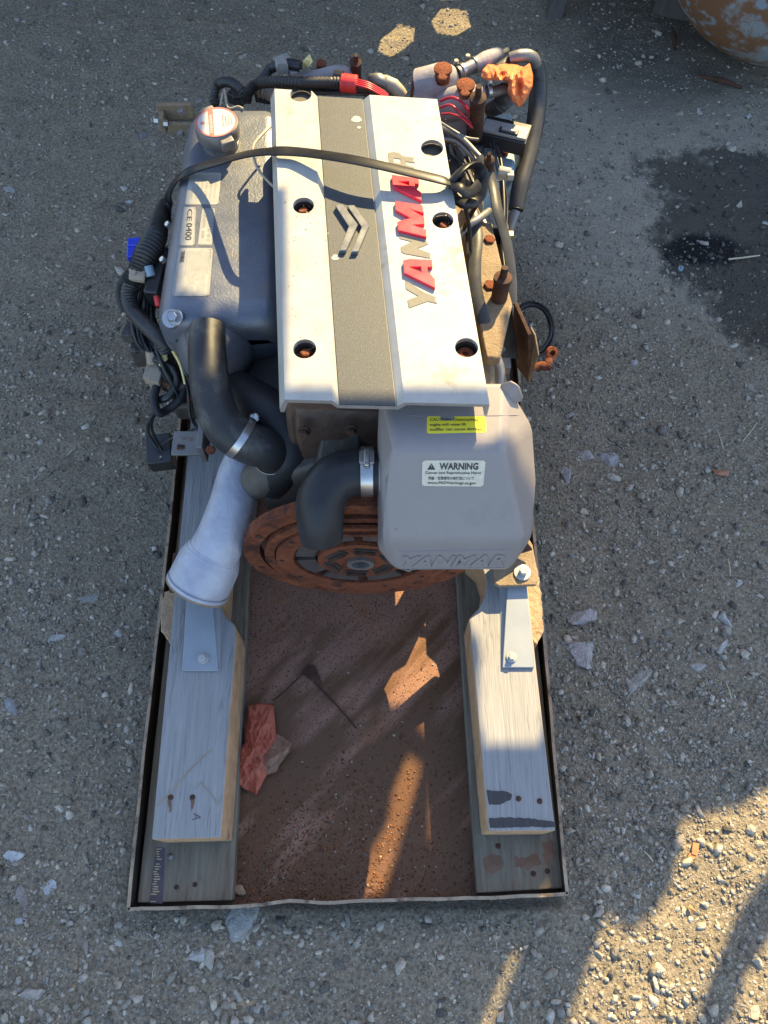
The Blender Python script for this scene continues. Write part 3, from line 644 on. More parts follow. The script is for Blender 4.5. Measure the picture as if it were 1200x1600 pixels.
# --- block, housings
def simple(name, mb, m, bevel=0, parent=None, **k): return obj(name, mb, m, parent or eng, bevel=bevel, **k)
b = MB(); b.hull([Vector(p) for p in ((-.135, .60, .585), (.115, .595, .585), (.09, 1.13, .585), (-.17, 1.13, .585), (-.14, .585, .45), (.12, .585, .45), (-.15, .57, .20), (.13, .57, .20), (-.17, 1.15, .20), (.11, 1.15, .20))])
simple('engine_block', b, 'castbrown', .008)
b = MB(); b.hull([Vector(q) for q in ((-.125, .60, .55), (.10, .60, .55), (-.125, .575, .50), (.10, .57, .49), (-.12, .575, .43), (.11, .57, .43), (-.125, .6, .42), (.11, .6, .42))]); simple('rear_head_face', b, 'castbrown', .006)
b = MB(); b.hull([Vector(q) for q in ((-.09, .58, .50), (-.03, .58, .51), (-.10, .55, .46), (-.03, .55, .465), (-.10, .58, .43), (-.03, .58, .43))]); simple('thermostat_lug', b, 'castdark', .006)
b = MB(); b.hull([Vector(q) for q in ((-.12, .57, .42), (.12, .57, .42), (-.12, .545, .40), (.12, .545, .40), (-.12, .57, .34), (.12, .57, .34))]); simple('rear_flange', b, 'castbrown', .004)
for x, z in ((-.11, .525), (-.045, .53), (.0, .50), (-.065, .475), (.03, .46), (-.02, .445)):
    b = MB(); b.bolt((x, .572 if z > .48 else .56, z), (0, -1, .2), .0065, .010, True); simple('flange_bolt', b, 'rustdark')
b = MB(); b.lathe((-.035, .60, .305), (0, -1, 0), [(0, .152), (.040, .158), (.045, .152), (.047, .13)], 40); simple('flywheel_housing', b, 'castgrey', .003)
b = MB(); b.hull([Vector(p) for p in ((-.30, 1.10, .42), (.16, 1.10, .42), (.14, 1.27, .40), (-.26, 1.27, .40), (-.28, 1.1, .2), (.15, 1.1, .2), (.13, 1.25, .2), (-.24, 1.25, .2))]); simple('front_gear_case', b, 'castdark', .01)
b = MB(); b.hull([Vector(p) for p in ((-.30, .66, .40), (-.13, .66, .44), (-.14, 1.12, .44), (-.30, 1.12, .40), (-.24, .66, .25), (-.12, .66, .2), (-.14, 1.12, .2), (-.24, 1.12, .25))]); simple('side_casting', b, 'castdark', .012)
b = MB(); b.hull([Vector(p) for p in ((.10, .66, .46), (.175, .68, .44), (.175, 1.10, .44), (.08, 1.12, .46), (.11, .66, .25), (.16, .68, .25), (.16, 1.1, .25), (.09, 1.1, .25))]); simple('manifold_side_casting', b, 'rustpale', .01)

# --- flywheel and clutch disc
FC = Vector((-.037, .472, .302)); FA = Vector((0, -1, 0)).normalized()
def fdir(a): return Vector((math.cos(a), 0, math.sin(a))) * 1.055
def ring(mb, r0, r1, d0, d1, n=72):      # flat ring between radii, from depth d0 (back) to d1 (front)
    prof = [[FC + fdir(2 * math.pi * j / n) * r + FA * d for j in range(n)] for r, d in ((r1, d0), (r1, d1), (r0, d1), (r0, d0))]
    prof.append(prof[0]); return mb.loft(prof, caps=False)
b = MB(); b.lathe(FC - FA * .03, FA, [(0, .150), (.018, .150), (.02, .14)], 64); ring(b, .150, .1745, -.02, -.002, 96)
fw = simple('flywheel', b, 'rust', .0008)
b = MB(); ring(b, .128, .143, -.012, .002); ring(b, .100, .126, -.010, .006); simple('pressure_plate', b, 'rust', .0008, label='rusty outer steps of the clutch')
b = MB(); b.lathe(FC - FA * .012, FA, [(0, .11), (.006, .11), (.006, .1)], 48); clutch = simple('clutch_disc', b, 'rustdark')
b = MB()
for k in range(8):
    a0 = k * math.pi / 4 + .1; a1 = a0 + .62; pts = []
    for t in range(9): pts.append(FC + fdir(a0 + (a1 - a0) * t / 8) * .097 + FA * .002)
    inn = [FC + fdir(a0 + (a1 - a0) * t / 8) * .068 + FA * .002 for t in range(8, -1, -1)]
    top = pts[::1]; n = 9
    vs = pts + inn[::-1]; vb = [v - FA * .005 for v in vs]
    fs = []
    for i in range(8): fs += [(i, i + 1, n + i + 1, n + i), (i + 18, i + 19, n + i + 19, n + i + 18), (i, i + 1, i + 19, i + 18), (n + i, n + i + 1, n + i + 19, n + i + 18)]
    fs += [(0, n, n + 18, 18), (8, n + 8, n + 26, 26)]
    b.add(vs + vb, fs)
for k in range(0): pass
obj('friction_facing', b, 'facing', clutch)
b = MB(); ring(b, .020, .064, -.006, .008); obj('damper_plate', b, 'rust', clutch)
for k in range(6):
    a = k * math.pi / 3 + .35; d = fdir(a); tv = Vector((-d.z, 0, d.x)); c = FC + d * .044 + FA * .009
    s_ = MB(); s_.cur = 0; s_.box(c, (.034, .004, .016), Matrix((tv, FA, d)).transposed()); s_.cur = 1
    for j in range(5): s_.lathe(c + tv * (-.012 + .006 * j) + FA * .001, FA, [(0, .0001), (.001, .0025), (.003, .0025), (.004, .001)], 6)
    s_.cur = 1; s_.tube([c - tv * .015 + FA * .002, c + tv * .015 + FA * .002], .0048, 10, corr=.3, pitch=.004, smooth=True)
    obj('damper_spring', s_, ['castdark', 'rustdark'], clutch)
b = MB(); ring(b, .0135, .0205, -.005, .014, 40); obj('splined_hub', b, 'steeldull', clutch)
b = MB(); b.lathe(FC - FA * .004, FA, [(0, .0138), (.001, .0138)], 24); obj('hub_bore', b, 'blackpl', clutch)
b = MB()
for k in range(10):
    a = k * math.pi / 5; b = MB(); b.lathe(FC + fdir(a) * .118 + FA * .006, FA, [(0, .0035), (.0015, .0035), (.002, .002)], 10); obj('rivet', b, 'rustdark', fw)
for k in range(8):
    a = k * math.pi / 4 + .3; b = MB(); b.lathe(FC + fdir(a) * .162 - FA * .002, FA, [(0, .0045), (.0015, .0045), (.002, .002)], 10); obj('rivet', b, 'rustdark', fw)
# slots in the upper part of the plate
b = MB()
for dz, wx in ((.135, .10), (.112, .085)):
    b.box(FC + Vector((.005, -.0085, dz)), (wx, .006, .007))
obj('slot_bar', b, 'rust', fw)

# --- top cover
cA, cB, cC, cD = P(434, 624, .64), P(765, 632, .64), P(683, 155, .64), P(420, 138, .64)
Zc = Vector((0, 0, 1))
prof = [(0, -.020), (.034, 0), (.258, 0), (.29, -.010), (.56, -.010), (.60, 0), (1, 0), (1, -.026), (.985, -.026), (.985, -.006), (.61, -.006), (.57, -.017), (.28, -.017), (.25, -.007), (.045, -.007), (.018, -.030), (0, -.030)]
front = [cA.lerp(cB, s) + Zc * z for s, z in prof]; back = [cD.lerp(cC, s) + Zc * z for s, z in prof]
rings = [[f.lerp(b_, t) for f, b_ in zip(front, back)] for t in (0, .5, 1)]
cmb = MB(); cmb.loft(rings)
cover = obj('top_cover', cmb, ['white', 'whiteedge'], eng)
holes = [(470, 147, .0165), (474, 321, .0150), (476, 545, .0150), (675, 231, .0165), (692, 344, .0150), (729, 543, .0150)]
cutm = MB()
for a, c, r_ in holes: cutm.lathe(P(a, c, .64) - Zc * .06, (0, 0, 1), [(0, r_), (.12, r_)], 32)
cut = obj('cut', cutm, 'white')
bo = cover.modifiers.new('b', 'BOOLEAN'); bo.operation = 'DIFFERENCE'; bo.object = cut; bo.solver = 'EXACT'
bpy.context.view_layer.update()
nm = bpy.data.meshes.new_from_object(cover.evaluated_get(bpy.context.evaluated_depsgraph_get())); cover.modifiers.clear(); cover.data = nm
nm.materials.clear(); nm.materials.append(M['white']); nm.materials.append(M['whiteedge'])
fdirv = (cA - cD).normalized()
for p in nm.polygons:
    p.material_index = 1 if (abs(p.normal.dot(fdirv)) > .8) else 0
nm.polygons.foreach_set('use_smooth', [True] * len(nm.polygons)); nm.set_sharp_from_angle(angle=R(20))
bpy.data.objects.remove(cut)
bv = cover.modifiers.new('bevel', 'BEVEL'); bv.width = .0009; bv.segments = 2; bv.limit_method = 'ANGLE'; bv.angle_limit = R(35)
# grey centre strip
g = MB(); q4 = [cA.lerp(cB, .292), cA.lerp(cB, .558), cD.lerp(cC, .558), cD.lerp(cC, .292)]
g.slab([v - Zc * .0078 for v in q4], .0018); obj('centre_panel', g, 'greypanel', cover)
M['chipspot'] = mat('chipped paint', (.34, .33, .29), bump=0)
for (a, c, rx, ry) in ((557, 186, 8, 5), (524, 402, 6, 4.5), (561, 199, 3, 2)):
    s_ = MB(); s_.prism([P(a + rx * math.cos(t) * (1 + .15 * math.sin(3 * t)), c + ry * math.sin(t), .6326) for t in [i * .52 for i in range(12)]], [], (0, 0, -.0003)); obj('paint_chip', s_, 'chipspot', cover)
M['oilstain'] = mat('oily smear', (.12, .09, .05), (.27, .23, .16), .5, 0, 60, .1, .0004)
r5 = random.Random(4)
def specks(cx_, cy_, n, sx, sy, smin=.5, smax=1.6):
    mb = MB()
    for _ in range(n):
        a0, c0 = r5.gauss(cx_, sx), r5.gauss(cy_, sy); r0 = r5.uniform(smin, smax) * r5.random()
        if r0 < .25: continue
        k_ = r5.randint(5, 7); st_ = r5.uniform(.5, 1.6)
        mb.prism([P(a0 + r0 * st_ * math.cos(6.283 * i / k_ + .3), c0 + r0 * math.sin(6.283 * i / k_) * r5.uniform(.6, 1.2), .6404) for i in range(k_)], [], (0, 0, -.00035))
    o_ = obj('dirt_specks', mb, 'oilstain', cover, fix=False); o_['kind'] = 'stuff'; return o_
specks(478, 340, 60, 14, 22); specks(478, 520, 40, 12, 45, .4, 1.2); specks(672, 500, 70, 26, 50, .4, 1.3); specks(690, 320, 40, 10, 24, .4, 1.4); specks(650, 210, 40, 22, 30, .4, 1.1); specks(470, 440, 40, 16, 60, .4, 1.2)
# cups and bolts in the holes
for i, (a, c, r_) in enumerate(holes):
    pt = P(a, c, .64)
    s_ = MB(); n = 28
    rr = [[pt + Vector((math.cos(2 * math.pi * j / n) * rad, math.sin(2 * math.pi * j / n) * rad, z)) for j in range(n)] for rad, z in ((r_ + .0006, -.0075), (r_ + .0006, -.024), (r_ * .97, -.024), (r_ * .97, -.0075))]
    s_.loft(rr + [rr[0]], caps=False)
    deep = {0: .013, 3: .013}.get(i, .021)
    s_.cur = 1; s_.lathe(pt - Zc * (deep + .002), (0, 0, 1), [(0, r_ * .97), (.002, r_ * .97)], n); cup = obj('bolt_cup', s_, ['castdark', {0: 'castgrey', 3: 'castgrey', 2: 'castbrown'}.get(i, 'castdark')], cover)
    if i in (1, 2, 4, 5):
        s_ = MB(); base = pt - Zc * deep
        if i == 5: s_.lathe(base, (0, 0, 1), [(0, .0115), (.006, .0115), (.0075, .0105), (.0075, .004), (.003, .0038)], 20)
        else: s_.bolt(base, (.15 * (i - 2), .2, 1), .0072, .011, True)
        obj('bolt', s_, 'rust', cover)
# letters
def zp(X, Y): return (600 + X / 6.15, 230 + Y / 6.15)
LET = [('Y', 'tanglue', [(205, 1285), (245, 1300), (385, 1395), (500, 1440), (490, 1465), (510, 1500), (420, 1480), (240, 1545), (225, 1470), (330, 1430), (210, 1360)], []),
 ('A', 'red', [(185, 1085), (250, 1072), (462, 1080), (467, 1150), (418, 1150), (420, 1192), (488, 1262), (492, 1352), (192, 1205)], [[(245, 1150), (355, 1146), (360, 1200)]]),
 ('N', 'tanglue', [(145, 840), (410, 902), (425, 932), (320, 972), (442, 1018), (446, 1066), (190, 1020), (166, 1002), (160, 960), (268, 906), (150, 876)], []),
 ('M', 'red', [(105, 515), (370, 555), (384, 632), (258, 598), (386, 668), (391, 738), (275, 745), (405, 790), (410, 862), (135, 795), (128, 715), (252, 678), (110, 600)], []),
 ('A', 'red', [(76, 262), (334, 300), (336, 352), (296, 347), (300, 392), (358, 432), (360, 512), (85, 378)], [[(140, 330), (240, 326), (242, 366)]]),
 ('R', 'tanglue', [(40, 55), (95, 43), (150, 58), (178, 84), (292, 100), (276, 124), (302, 150), (205, 136), (215, 168), (292, 190), (288, 222), (52, 185)], [[(92, 100), (158, 112), (165, 158), (95, 146)]])]
for nm_, mt, out, hl in LET:
    h = .0058 if mt == 'red' else .0008
    up = [P(*zp(*q), .64 + h) for q in out]; hh = [[P(*zp(*q), .64 + h) for q in l] for l in hl]
    s_ = MB(); s_.prism(up, hh, (0, 0, -h + .0001)); obj('letter', s_, mt, cover, bevel=.0006 if mt == 'red' else 0, sharp=20, label=('raised red letter ' if mt == 'red' else 'tan adhesive outline of a lost letter ') + nm_)
# badge: two chevrons
def z7(X, Y): return (400 + X / 3.075, 120 + Y / 3.075)
for out in ([(380, 614), (415, 611), (490, 708), (432, 832), (400, 834), (446, 716)], [(438, 616), (472, 615), (543, 712), (490, 838), (457, 840), (508, 720)]):
    s_ = MB(); s_.prism([P(*z7(*q), .639) for q in out], [], (0, 0, -.0068)); obj('badge_chevron', s_, 'badge', cover, bevel=.0007)

# --- coolant tank with filler cap, labels, end housing
tb = MB(); rings = []
def sect(y, xl, xr, zt, zb, r=.046, n=8):
    c = []
    for (cx, cz, a0) in ((xr - r * .6, zt - r * .6, 0), (xl + r, zt - r, 90), (xl + r, zb + r, 180), (xr - r, zb + r, 270)):
        rr = r * .6 if a0 == 0 else r
        for k in range(n + 1):
            a = R(a0 + 90 * k / n); c.append(Vector((cx + rr * math.cos(a), y, cz + rr * math.sin(a))))
    return c
for y, k in ((.757, .030), (.760, .018), (.768, .008), (.780, .002), (.80, 0), (1.0, 0), (1.18, 0), (1.20, .004), (1.205, .012)):
    sx = -.345 - .002 + (y - .78) * .012
    rings.append(sect(y, sx + k, -.150 - (y - .77) * .06 - k, .53 - k, .405 + k))
tb.loft(rings); tank = simple('coolant_tank', tb, 'silvertank', sharp=50)
for y in (.86, .95, 1.04, 1.14):
    b = MB(); b.box((-.338, y, .45), (.02, .016, .04)); obj('side_boss', b, 'siltank2', tank, bevel=.004)
for a, c in ((265, 353), (257, 408), (262, 470 - 10)):
    m = MB(); m.bolt(P(a, c, .462), (-.6, 0, 1), .0055, .009, False); obj('bolt', m, 'steel', tank)
for a, c in ((314, 163), (285, 178), (285, 212)):
    m = MB(); m.bolt(P(a, c, .505), (-.3, 0, 1), .006, .011, False); obj('bolt', m, 'steeldull', tank)
tt = bvh(tank)
# information labels; text runs down the tank, so u is along the tank
def vq(x0, y0, x1, y1, sk=0): return [(x1, y0), (x1 - sk, y1), (x0 - sk, y1), (x0, y0)]   # reading downwards
pr_ = [('YANMAR', .06, .80, .30, .92, 'ink', .02), ('#frame', .01, .02, .99, .98, 'greyink', 0)]
for k in range(9): pr_.append((rng.choice(['Emission control information  3.0', 'Model  Family  Displ. litre  kW / min-1', 'Refer to manual for fuel specification', 'Date of manufacture   Serial number']), .06 + .02 * (k % 3), .08 + .077 * k, .55 + .1 * ((k * 7) % 4), .12 + .077 * k, 'greyink', 0))
pr_.append(('Important', .04, .035, .22, .075, 'ink', 0))
sticker('information_label', tt, [(333, 388), (327, 463), (269, 463), (280, 388)], 'paper', tank, pr_)
sticker('approval_label', tt, [(306, 324), (304, 384), (279, 384), (287, 324)], 'paper', tank, [('CE', .05, .25, .36, .62, 'ink', .0), ('0400', .42, .2, .86, .62, 'ink', 0), ('#frame', .01, .02, .99, .98, 'greyink', 0)])
sticker('model_label', tt, [(336, 326), (331, 384), (309, 384), (316, 326)], 'greyink', tank, [('4JH-UNIT', .08, .15, .9, .48, 'paper', .02), ('MODEL  kW', .1, .6, .8, .85, 'paper', 0), ('#frame', .02, .04, .98, .96, 'paper', 0)])
sticker('upper_label', tt, [(346, 270), (341, 320), (289, 320), (297, 270)], 'paper', tank, [('Caution hot coolant', .1, .1 + .14 * k, .8, .15 + .14 * k, 'greyink', 0) for k in range(6)])
# cap
cc = P(338, 190, .575); cx, cy = cc.x, cc.y
b = MB(); b.lathe((cx, cy, .52), (0, 0, 1), [(0, .030), (.018, .030), (.020, .026), (.035, .026)], 32); obj('filler_neck', b, 'siltank2', tank)
b = MB(); b.lathe((cx, cy, .548), (0, 0, 1), [(0, .0345), (.006, .0365), (.016, .0365), (.022, .0350), (.026, .0335), (.0262, .0)][:5], 48)
for ang in (R(-62), R(118)):
    d = Vector((math.cos(ang), math.sin(ang), 0)); tv = Vector((-d.y, d.x, 0))
    b.box(Vector((cx, cy, .5615)) + d * .038, (.022, .016, .017), Matrix((tv, d, Vector((0, 0, 1)))).transposed())
cap = obj('filler_cap', b, 'steeldull', tank, bevel=.002)
b = MB(); zc = .5744
def disc(mb, r0, r1, z, n=48):
    if r0 == 0: mb.add([(cx + r1 * math.cos(2 * math.pi * j / n), cy + r1 * math.sin(2 * math.pi * j / n), z) for j in range(n)], [tuple(range(n))])
    else: mb.add([(cx + r * math.cos(2 * math.pi * j / n), cy + r * math.sin(2 * math.pi * j / n), z) for r in (r0, r1) for j in range(n)], [(j, (j + 1) % n, n + (j + 1) % n, n + j) for j in range(n)])
b.cur = 0; disc(b, 0, .0335, zc); b.cur = 1; disc(b, .0305, .0333, zc + .0003)
ta = R(-82)
ud = Vector((math.cos(ta), math.sin(ta), 0)); vd = Vector((-ud.y, ud.x, 0))      # u: reading downwards, v: towards the right of the photo
def cq(u0, u1, v0, v1, z): return [Vector((cx, cy, z)) + ud * u + vd * v for u, v in ((u0, v0), (u1, v0), (u1, v1), (u0, v1))]
b.add(cq(-.029, .029, -.0125, -.0045, zc + .0003), [(0, 1, 2, 3)])
b.add(cq(-.003, .003, -.025, -.019, zc + .0003), [(0, 1, 2, 3)])
def captext(body, u0, u1, v0, v1, mi, bold=0):
    tv, tf = text2d(body, bold); b.cur = mi
    b.add([Vector((cx, cy, zc + .0006)) + ud * (u0 + (u1 - u0) * s) + vd * (v0 + (v1 - v0) * t) for s, t in tv], tf)
captext('WARNING', -.018, .024, -.0108, -.0062, 0, .02)
for k, (t_, u0, u1) in enumerate((('NEVER OPEN', -.014, .012), ('WHEN HOT', -.012, .014), ('HOT COOLANT', -.014, .013), ('CAN BURN', -.008, .010))): captext(t_, u0, u1, .0115 + .0045 * k - .012 + .010, .0115 + .0045 * k - .012 + .0122, 2)
obj('cap_sticker', b, ['capwhite', 'capred', 'ink'], cap, fix=False)
# end housing
b = MB(); ec = Vector((-.262, .775, .455)); b.lathe(ec, (0, -1, 0), [(0, .064), (.012, .064), (.014, .060), (.030, .056), (.055, .044), (.07, .030)], 36); eh = simple('end_housing', b, 'siltank2', .002)
b = MB(); b.tube([ec + Vector((0, -.03, .0)), P(322, 530, .485), P(324, 512, .50)], [.045, .034, .026], 20); obj('outlet_neck', b, 'siltank2', eh)
b = MB()
b.lathe(P(276, 500, .50), (-.25, -.6, 1), [(0, .016), (.02, .014)], 14); b.bolt(P(275, 496, .525), (-.25, -.6, 1), .0085, .014, True); obj('bolt', b, 'steel', eh)
b = MB(); b.bolt(P(375, 560, .44), (0, -1, .3), .007, .012, True); obj('bolt', b, 'rustdark', eh)

# --- hoses and clamps
def clamp(path_pt, axis, r, parent, screw=True, sdir=None, wd=.011, rot=0):
    A = Vector(axis).normalized(); b = MB(); n = 40
    X = (Vector((0, 0, 1)) - A * A.z); X = X.normalized() if X.length > .1 else Vector((1, 0, 0)); Y = A.cross(X); p = Vector(path_pt)
    rr = [[p + A * h + (X * math.cos(2 * math.pi * j / n) + Y * math.sin(2 * math.pi * j / n)) * q for j in range(n)] for h, q in ((-wd / 2, r + .0004), (-wd / 2, r + .0016), (wd / 2, r + .0016), (wd / 2, r + .0004))]
    b.loft(rr + [rr[0]], caps=False)
    if screw:
        d = (sdir - A * sdir.dot(A)).normalized(); t = A.cross(d); rot = Matrix((A, t, d)).transposed()
        b.box(p + d * (r + .004), (wd * 1.15, .019, .005), rot); b.tube([p + d * (r + .0065) - t * .010, p + d * (r + .0065) + t * .010], .0042, 10, smooth=False)
        b.lathe(p + d * (r + .0065) + t * .010, t, [(0, .0048), (.005, .0048), (.006, .003)], 6)
    return obj('hose_clamp', b, 'steel', parent, bevel=.0004)
hp = PL([(324, 512, .525), (324, 560, .522), (332, 620, .508), (352, 668, .485), (388, 692, .465), (418, 702, .445), (432, 716, .405)])
b = MB(); b.tube(hp, [.026, .028, .029, .030, .031, .030, .029], 24, corr=.006, pitch=.005); h1 = simple('coolant_hose', b, 'rubberdust', sharp=60, label='ribbed black hose from the tank down to the exhaust elbow')
clamp(hp[4].lerp(hp[3], .35), hp[4] - hp[3], .0318, h1, True, Vector((.6, .7, .3)))
clamp(hp[5].lerp(hp[6], .7), hp[6] - hp[5], .0302, h1, True, Vector((.1, .95, .5)), .010)
b = MB(); b.tube(PL([(335, 600, .42), (400, 635, .44), (444, 668, .435), (452, 715, .41), (425, 750, .35)]), [.037, .039, .038, .037, .034], 24, step=.008); simple('lower_hose', b, 'rubber', sharp=60, label='thick black hose curving behind the exhaust elbow')
b = MB(); b.tube(PL([(432, 716, .405), (420, 742, .375), (400, 752, .35)]), [.027, .028, .03], 20); simple('elbow_stub', b, 'castgrey', sharp=60)
# exhaust elbow
ep = PL([(392, 700, .33), (375, 745, .335), (363, 790, .33), (346, 838, .31), (330, 872, .285)])
b = MB(); b.tube(ep, [.034, .036, .037, .039, .043], 32, step=.01); 
ax = (ep[-1] - ep[-2]).normalized(); e0 = ep[-1]
prof_ = [(-.016, .042), (-.002, .0475), (.008, .0505), (.046, .0515), (.047, .0495), (.050, .0495), (.0505, .0525), (.058, .0525), (.0585, .0465), (.02, .046), (-.01, .045)]
b.lathe(e0, ax, prof_, 48); elbow = simple('exhaust_elbow', b, 'castwhite', sharp=50)
b = MB(); b.lathe(e0 + ax * .056, ax, [(0, .0528), (.0035, .0528), (.0037, .048), (0, .048)], 48); obj('outlet_rim', b, 'rustpale', elbow)
b = MB(); b.box(P(298, 693, .31), (.06, .045, .006)); b.box(P(318, 690, .33), (.010, .05, .05)); b.box(P(330, 655, .34), (.03, .012, .06)); eb = simple('elbow_support', b, 'steeldull', .001)
b = MB(); b.bolt(P(330, 703, .35), (0, -.6, 1), .008, .010, False); obj('bolt', b, 'rust', eb)
b = MB(); b.bolt(P(288, 700, .31), (-1, 0, .2), .006, .014, False); obj('bolt', b, 'rustdark', eb)

# --- intake silencer box
ctr = []
hullp = PL([(594, 595, .600), (792, 596, .600), (590, 655, .575), (832, 662, .553),
            (618, 703, .590), (786, 700, .592), (596, 745, .548), (838, 748, .495),
            (600, 845, .478), (818, 845, .478), (590, 858, .440), (831, 842, .440), (618, 893, .418), (796, 893, .418), (655, 893, .416)])
hullp += [Vector((-.004, .46, .385)), Vector((.19, .46, .385)), Vector((.19, .6, .385)), Vector((-.004, .6, .385))]
b = MB(); b.hull(hullp); sil = simple('intake_silencer', b, 'plastic', .016, seg=5) if False else obj('intake_silencer', b, 'plastic', eng, bevel=.013, seg=5, sharp=80)
sil.modifiers['bevel'].angle_limit = R(12); sil.modifiers['bevel'].harden_normals = True
b = MB(); b.hull(PL([(776, 600, .60), (800, 592, .612), (812, 600, .612), (822, 628, .58), (790, 640, .58), (780, 620, .575)])); obj('lid_lug', b, 'plastic', sil, bevel=.006, seg=3)
st = bvh(sil)
# moulded seam on the shoulder
b = MB(); b.tube([lay(st, (x, 649 + 1.5 * math.sin(x * .02)), .0) for x in range(640, 826, 12)], .0007, 6); obj('moulded_seam', b, 'plastic', sil)
yq = [(667, 651), (759, 651), (760, 676), (667, 678)]
sticker('caution_sticker', st, yq, 'yellow', sil, [('CAUTION: Overcranking', .05, .10, .87, .34, 'ink', .012), ('engine with water lift', .05, .40, .66, .62, 'ink', .012), ('muffler can cause damage', .05, .68, .93, .90, 'ink', .012)])
wq = [(660, 719), (759, 719), (755, 760), (659, 759)]
sticker('warning_sticker', st, wq, 'foil', sil, [('#tri', .08, .11, .21, .36, 'ink', 0), ('WARNING', .27, .09, .89, .36, 'ink', .035), ('Cancer and Reproductive Harm', .05, .42, .94, .56, 'ink', .012), ('発癌・生殖毒性の危険性について', .10, .62, .84, .75, 'ink', .012), ('www.P65Warnings.ca.gov', .09, .81, .88, .95, 'ink', .012), ('#box', .138, .17, .152, .27, 'foil', 0)])
# embossed name on the lower edge: raised polygons from text
def emboss(body, q, h, parent, name):
    tv, tf = text2d(body, .03); n = len(tv)
    if not n: return
    base = [lay(st, quad_pt(q, a + .12 * (c - .5) * .3, 1 - c), -.0004) for a, c in tv]; top = [lay(st, quad_pt(q, a + .12 * (c - .5) * .3, 1 - c), h) for a, c in tv]
    b = MB(); from collections import Counter
    ed = Counter()
    for f in tf:
        for i in range(len(f)): ed[tuple(sorted((f[i], f[(i + 1) % len(f)])))] += 1
    b.add(top + base, [tuple(f) for f in tf] + [(e[0], e[1], e[1] + n, e[0] + n) for e, c in ed.items() if c == 1]); obj(name, b, 'plastic', parent, fix=True, sharp=30)
emboss('YANMAR', [(626, 868), (796, 866), (790, 884), (622, 885)], .0016, sil, 'embossed_name')
b = MB()
for ya, yb, x0, x1 in ((862, 859, 622, 798), (889, 887, 620, 788)):
    b.tube([lay(st, (x0 + (x1 - x0) * k / 14, ya + (yb - ya) * k / 14), .0) for k in range(15)], .0011, 6)
obj('moulded_line', b, 'plastic', sil)
# side outlet and rubber elbow hose
b = MB(); b.tube(PL([(612, 737, .51), (592, 737, .51)]), [.040, .034], 24); obj('side_spigot', b, 'plastic', sil)
rp = PL([(594, 737, .51), (560, 737, .51), (524, 748, .51), (503, 778, .50), (500, 812, .48), (503, 840, .455)])
b = MB(); b.tube(rp, [.0325, .0325, .034, .034, .0325, .030], 28, step=.006); h3 = simple('intake_elbow_hose', b, 'rubber', sharp=60, label='smooth black rubber elbow hose on the silencer side')
clamp(P(574, 737, .51), Vector((1, 0, 0)), .0332, h3, True, Vector((0, .05, 1)), .017)
b = MB(); b.lathe(P(562, 782, .43), (0, -.3, 1), [(0, .018), (.008, .018), (.009, .012), (.015, .012)], 20); simple('rear_cover_plug', b, 'brass', .001)

# --- right mount pad with washer and bolt
mp = [P(a, c, .185) for a, c in ((765, 868), (773, 912), (780, 916), (838, 914), (842, 905), (832, 850), (822, 835), (800, 835))]
b = MB(); b.prism(mp, [], (0, 0, -.009)); pad = simple('rear_mount_plate', b, 'rustpale', .002)
b = MB(); b.lathe(P(816, 895, .1855), (0, 0, 1), [(0, .0145), (.003, .0145), (.0034, .012)], 28); obj('washer', b, 'boltgrey', pad)
b = MB(); b.bolt(P(817, 894, .188), (0, 0, 1), .0078, .012, False); obj('bolt', b, 'boltgrey', pad)
b = MB(); b.hull(PL([(770, 880, .2), (835, 860, .2)]) + [Vector((.13, .56, .30)), Vector((.19, .56, .30)), Vector((.13, .5, .2)), Vector((.2, .56, .2))]); obj('mount_arm', b, 'rustdark', pad, bevel=.003)
b = MB(); b.tube(PL([(300, 890, .18), (300, 890, .22)]), .02, 16, smooth=False); b.box(P(300, 895, .215), (.07, .07, .008)); simple('rear_mount_left', b, 'rustdark', .002).name = 'rubber_mount'
for y in (1.12,):
    for x, s in ((-.30, -1), (.20, 1)):
        b = MB(); b.box((x, y, .155 + .03), (.07, .07, .06)); b.box((x - s * .06, y, .22), (.14, .05, .012)); simple('front_mount', b, 'rustdark', .003)

# --- right side: rusty rail, studs, bolts, pipes, bracket plates, hook
def stud(px0, py0, px1, py1, z0, z1, r, mt, tip=True, name='injector_stud'):
    a, c = P(px0, py0, z0), P(px1, py1, z1); b = MB(); d = (c - a).normalized(); L_ = (c - a).length
    b.lathe(a, d, [(0, r), (L_ * .72, r), (L_ * .74, r * 1.12), (L_ * .80, r * 1.12), (L_ * .82, r * .45), (L_, r * .42)] if tip else [(0, r), (L_, r)], 16); return simple(name, b, mt, .0006)
stud(743, 215, 748, 135, .44, .56, .013, 'rustdark')
stud(766, 285, 764, 240, .46, .55, .008, 'rustdark')
stud(775, 490, 789, 418, .44, .54, .013, 'rustdark')
stud(556, 135, 556, 86, .44, .52, .010, 'rustdark')
stud(502, 125, 502, 98, .44, .48, .009, 'rust', False, 'pipe_stub')
for a, c, r_, mt in ((757, 355, .0095, 'steeldull'), (762, 384, .010, 'rust'), (763, 455, .011, 'rust')):
    b = MB(); b.bolt(P(a, c, .462), (.1, 0, 1), r_, .016, True); simple('head_bolt', b, mt, .0006)
def pipe(pts, r, mt, name='pipe', **k):
    b = MB(); b.tube(PL(pts), r, k.pop('n', 12), **{kk: k.pop(kk) for kk in list(k) if kk in ('corr', 'pitch', 'flat', 'caps', 'step', 'smooth')}); return simple(name, b, mt, sharp=60, **k)
pipe([(690, 200, .49), (720, 215, .50), (745, 240, .50), (762, 262, .49), (768, 300, .47)], .0045, 'steeldull', 'fuel_pipe')
pipe([(694, 218, .48), (715, 222, .49), (738, 245, .49), (752, 265, .48)], .0045, 'steeldull', 'fuel_pipe')
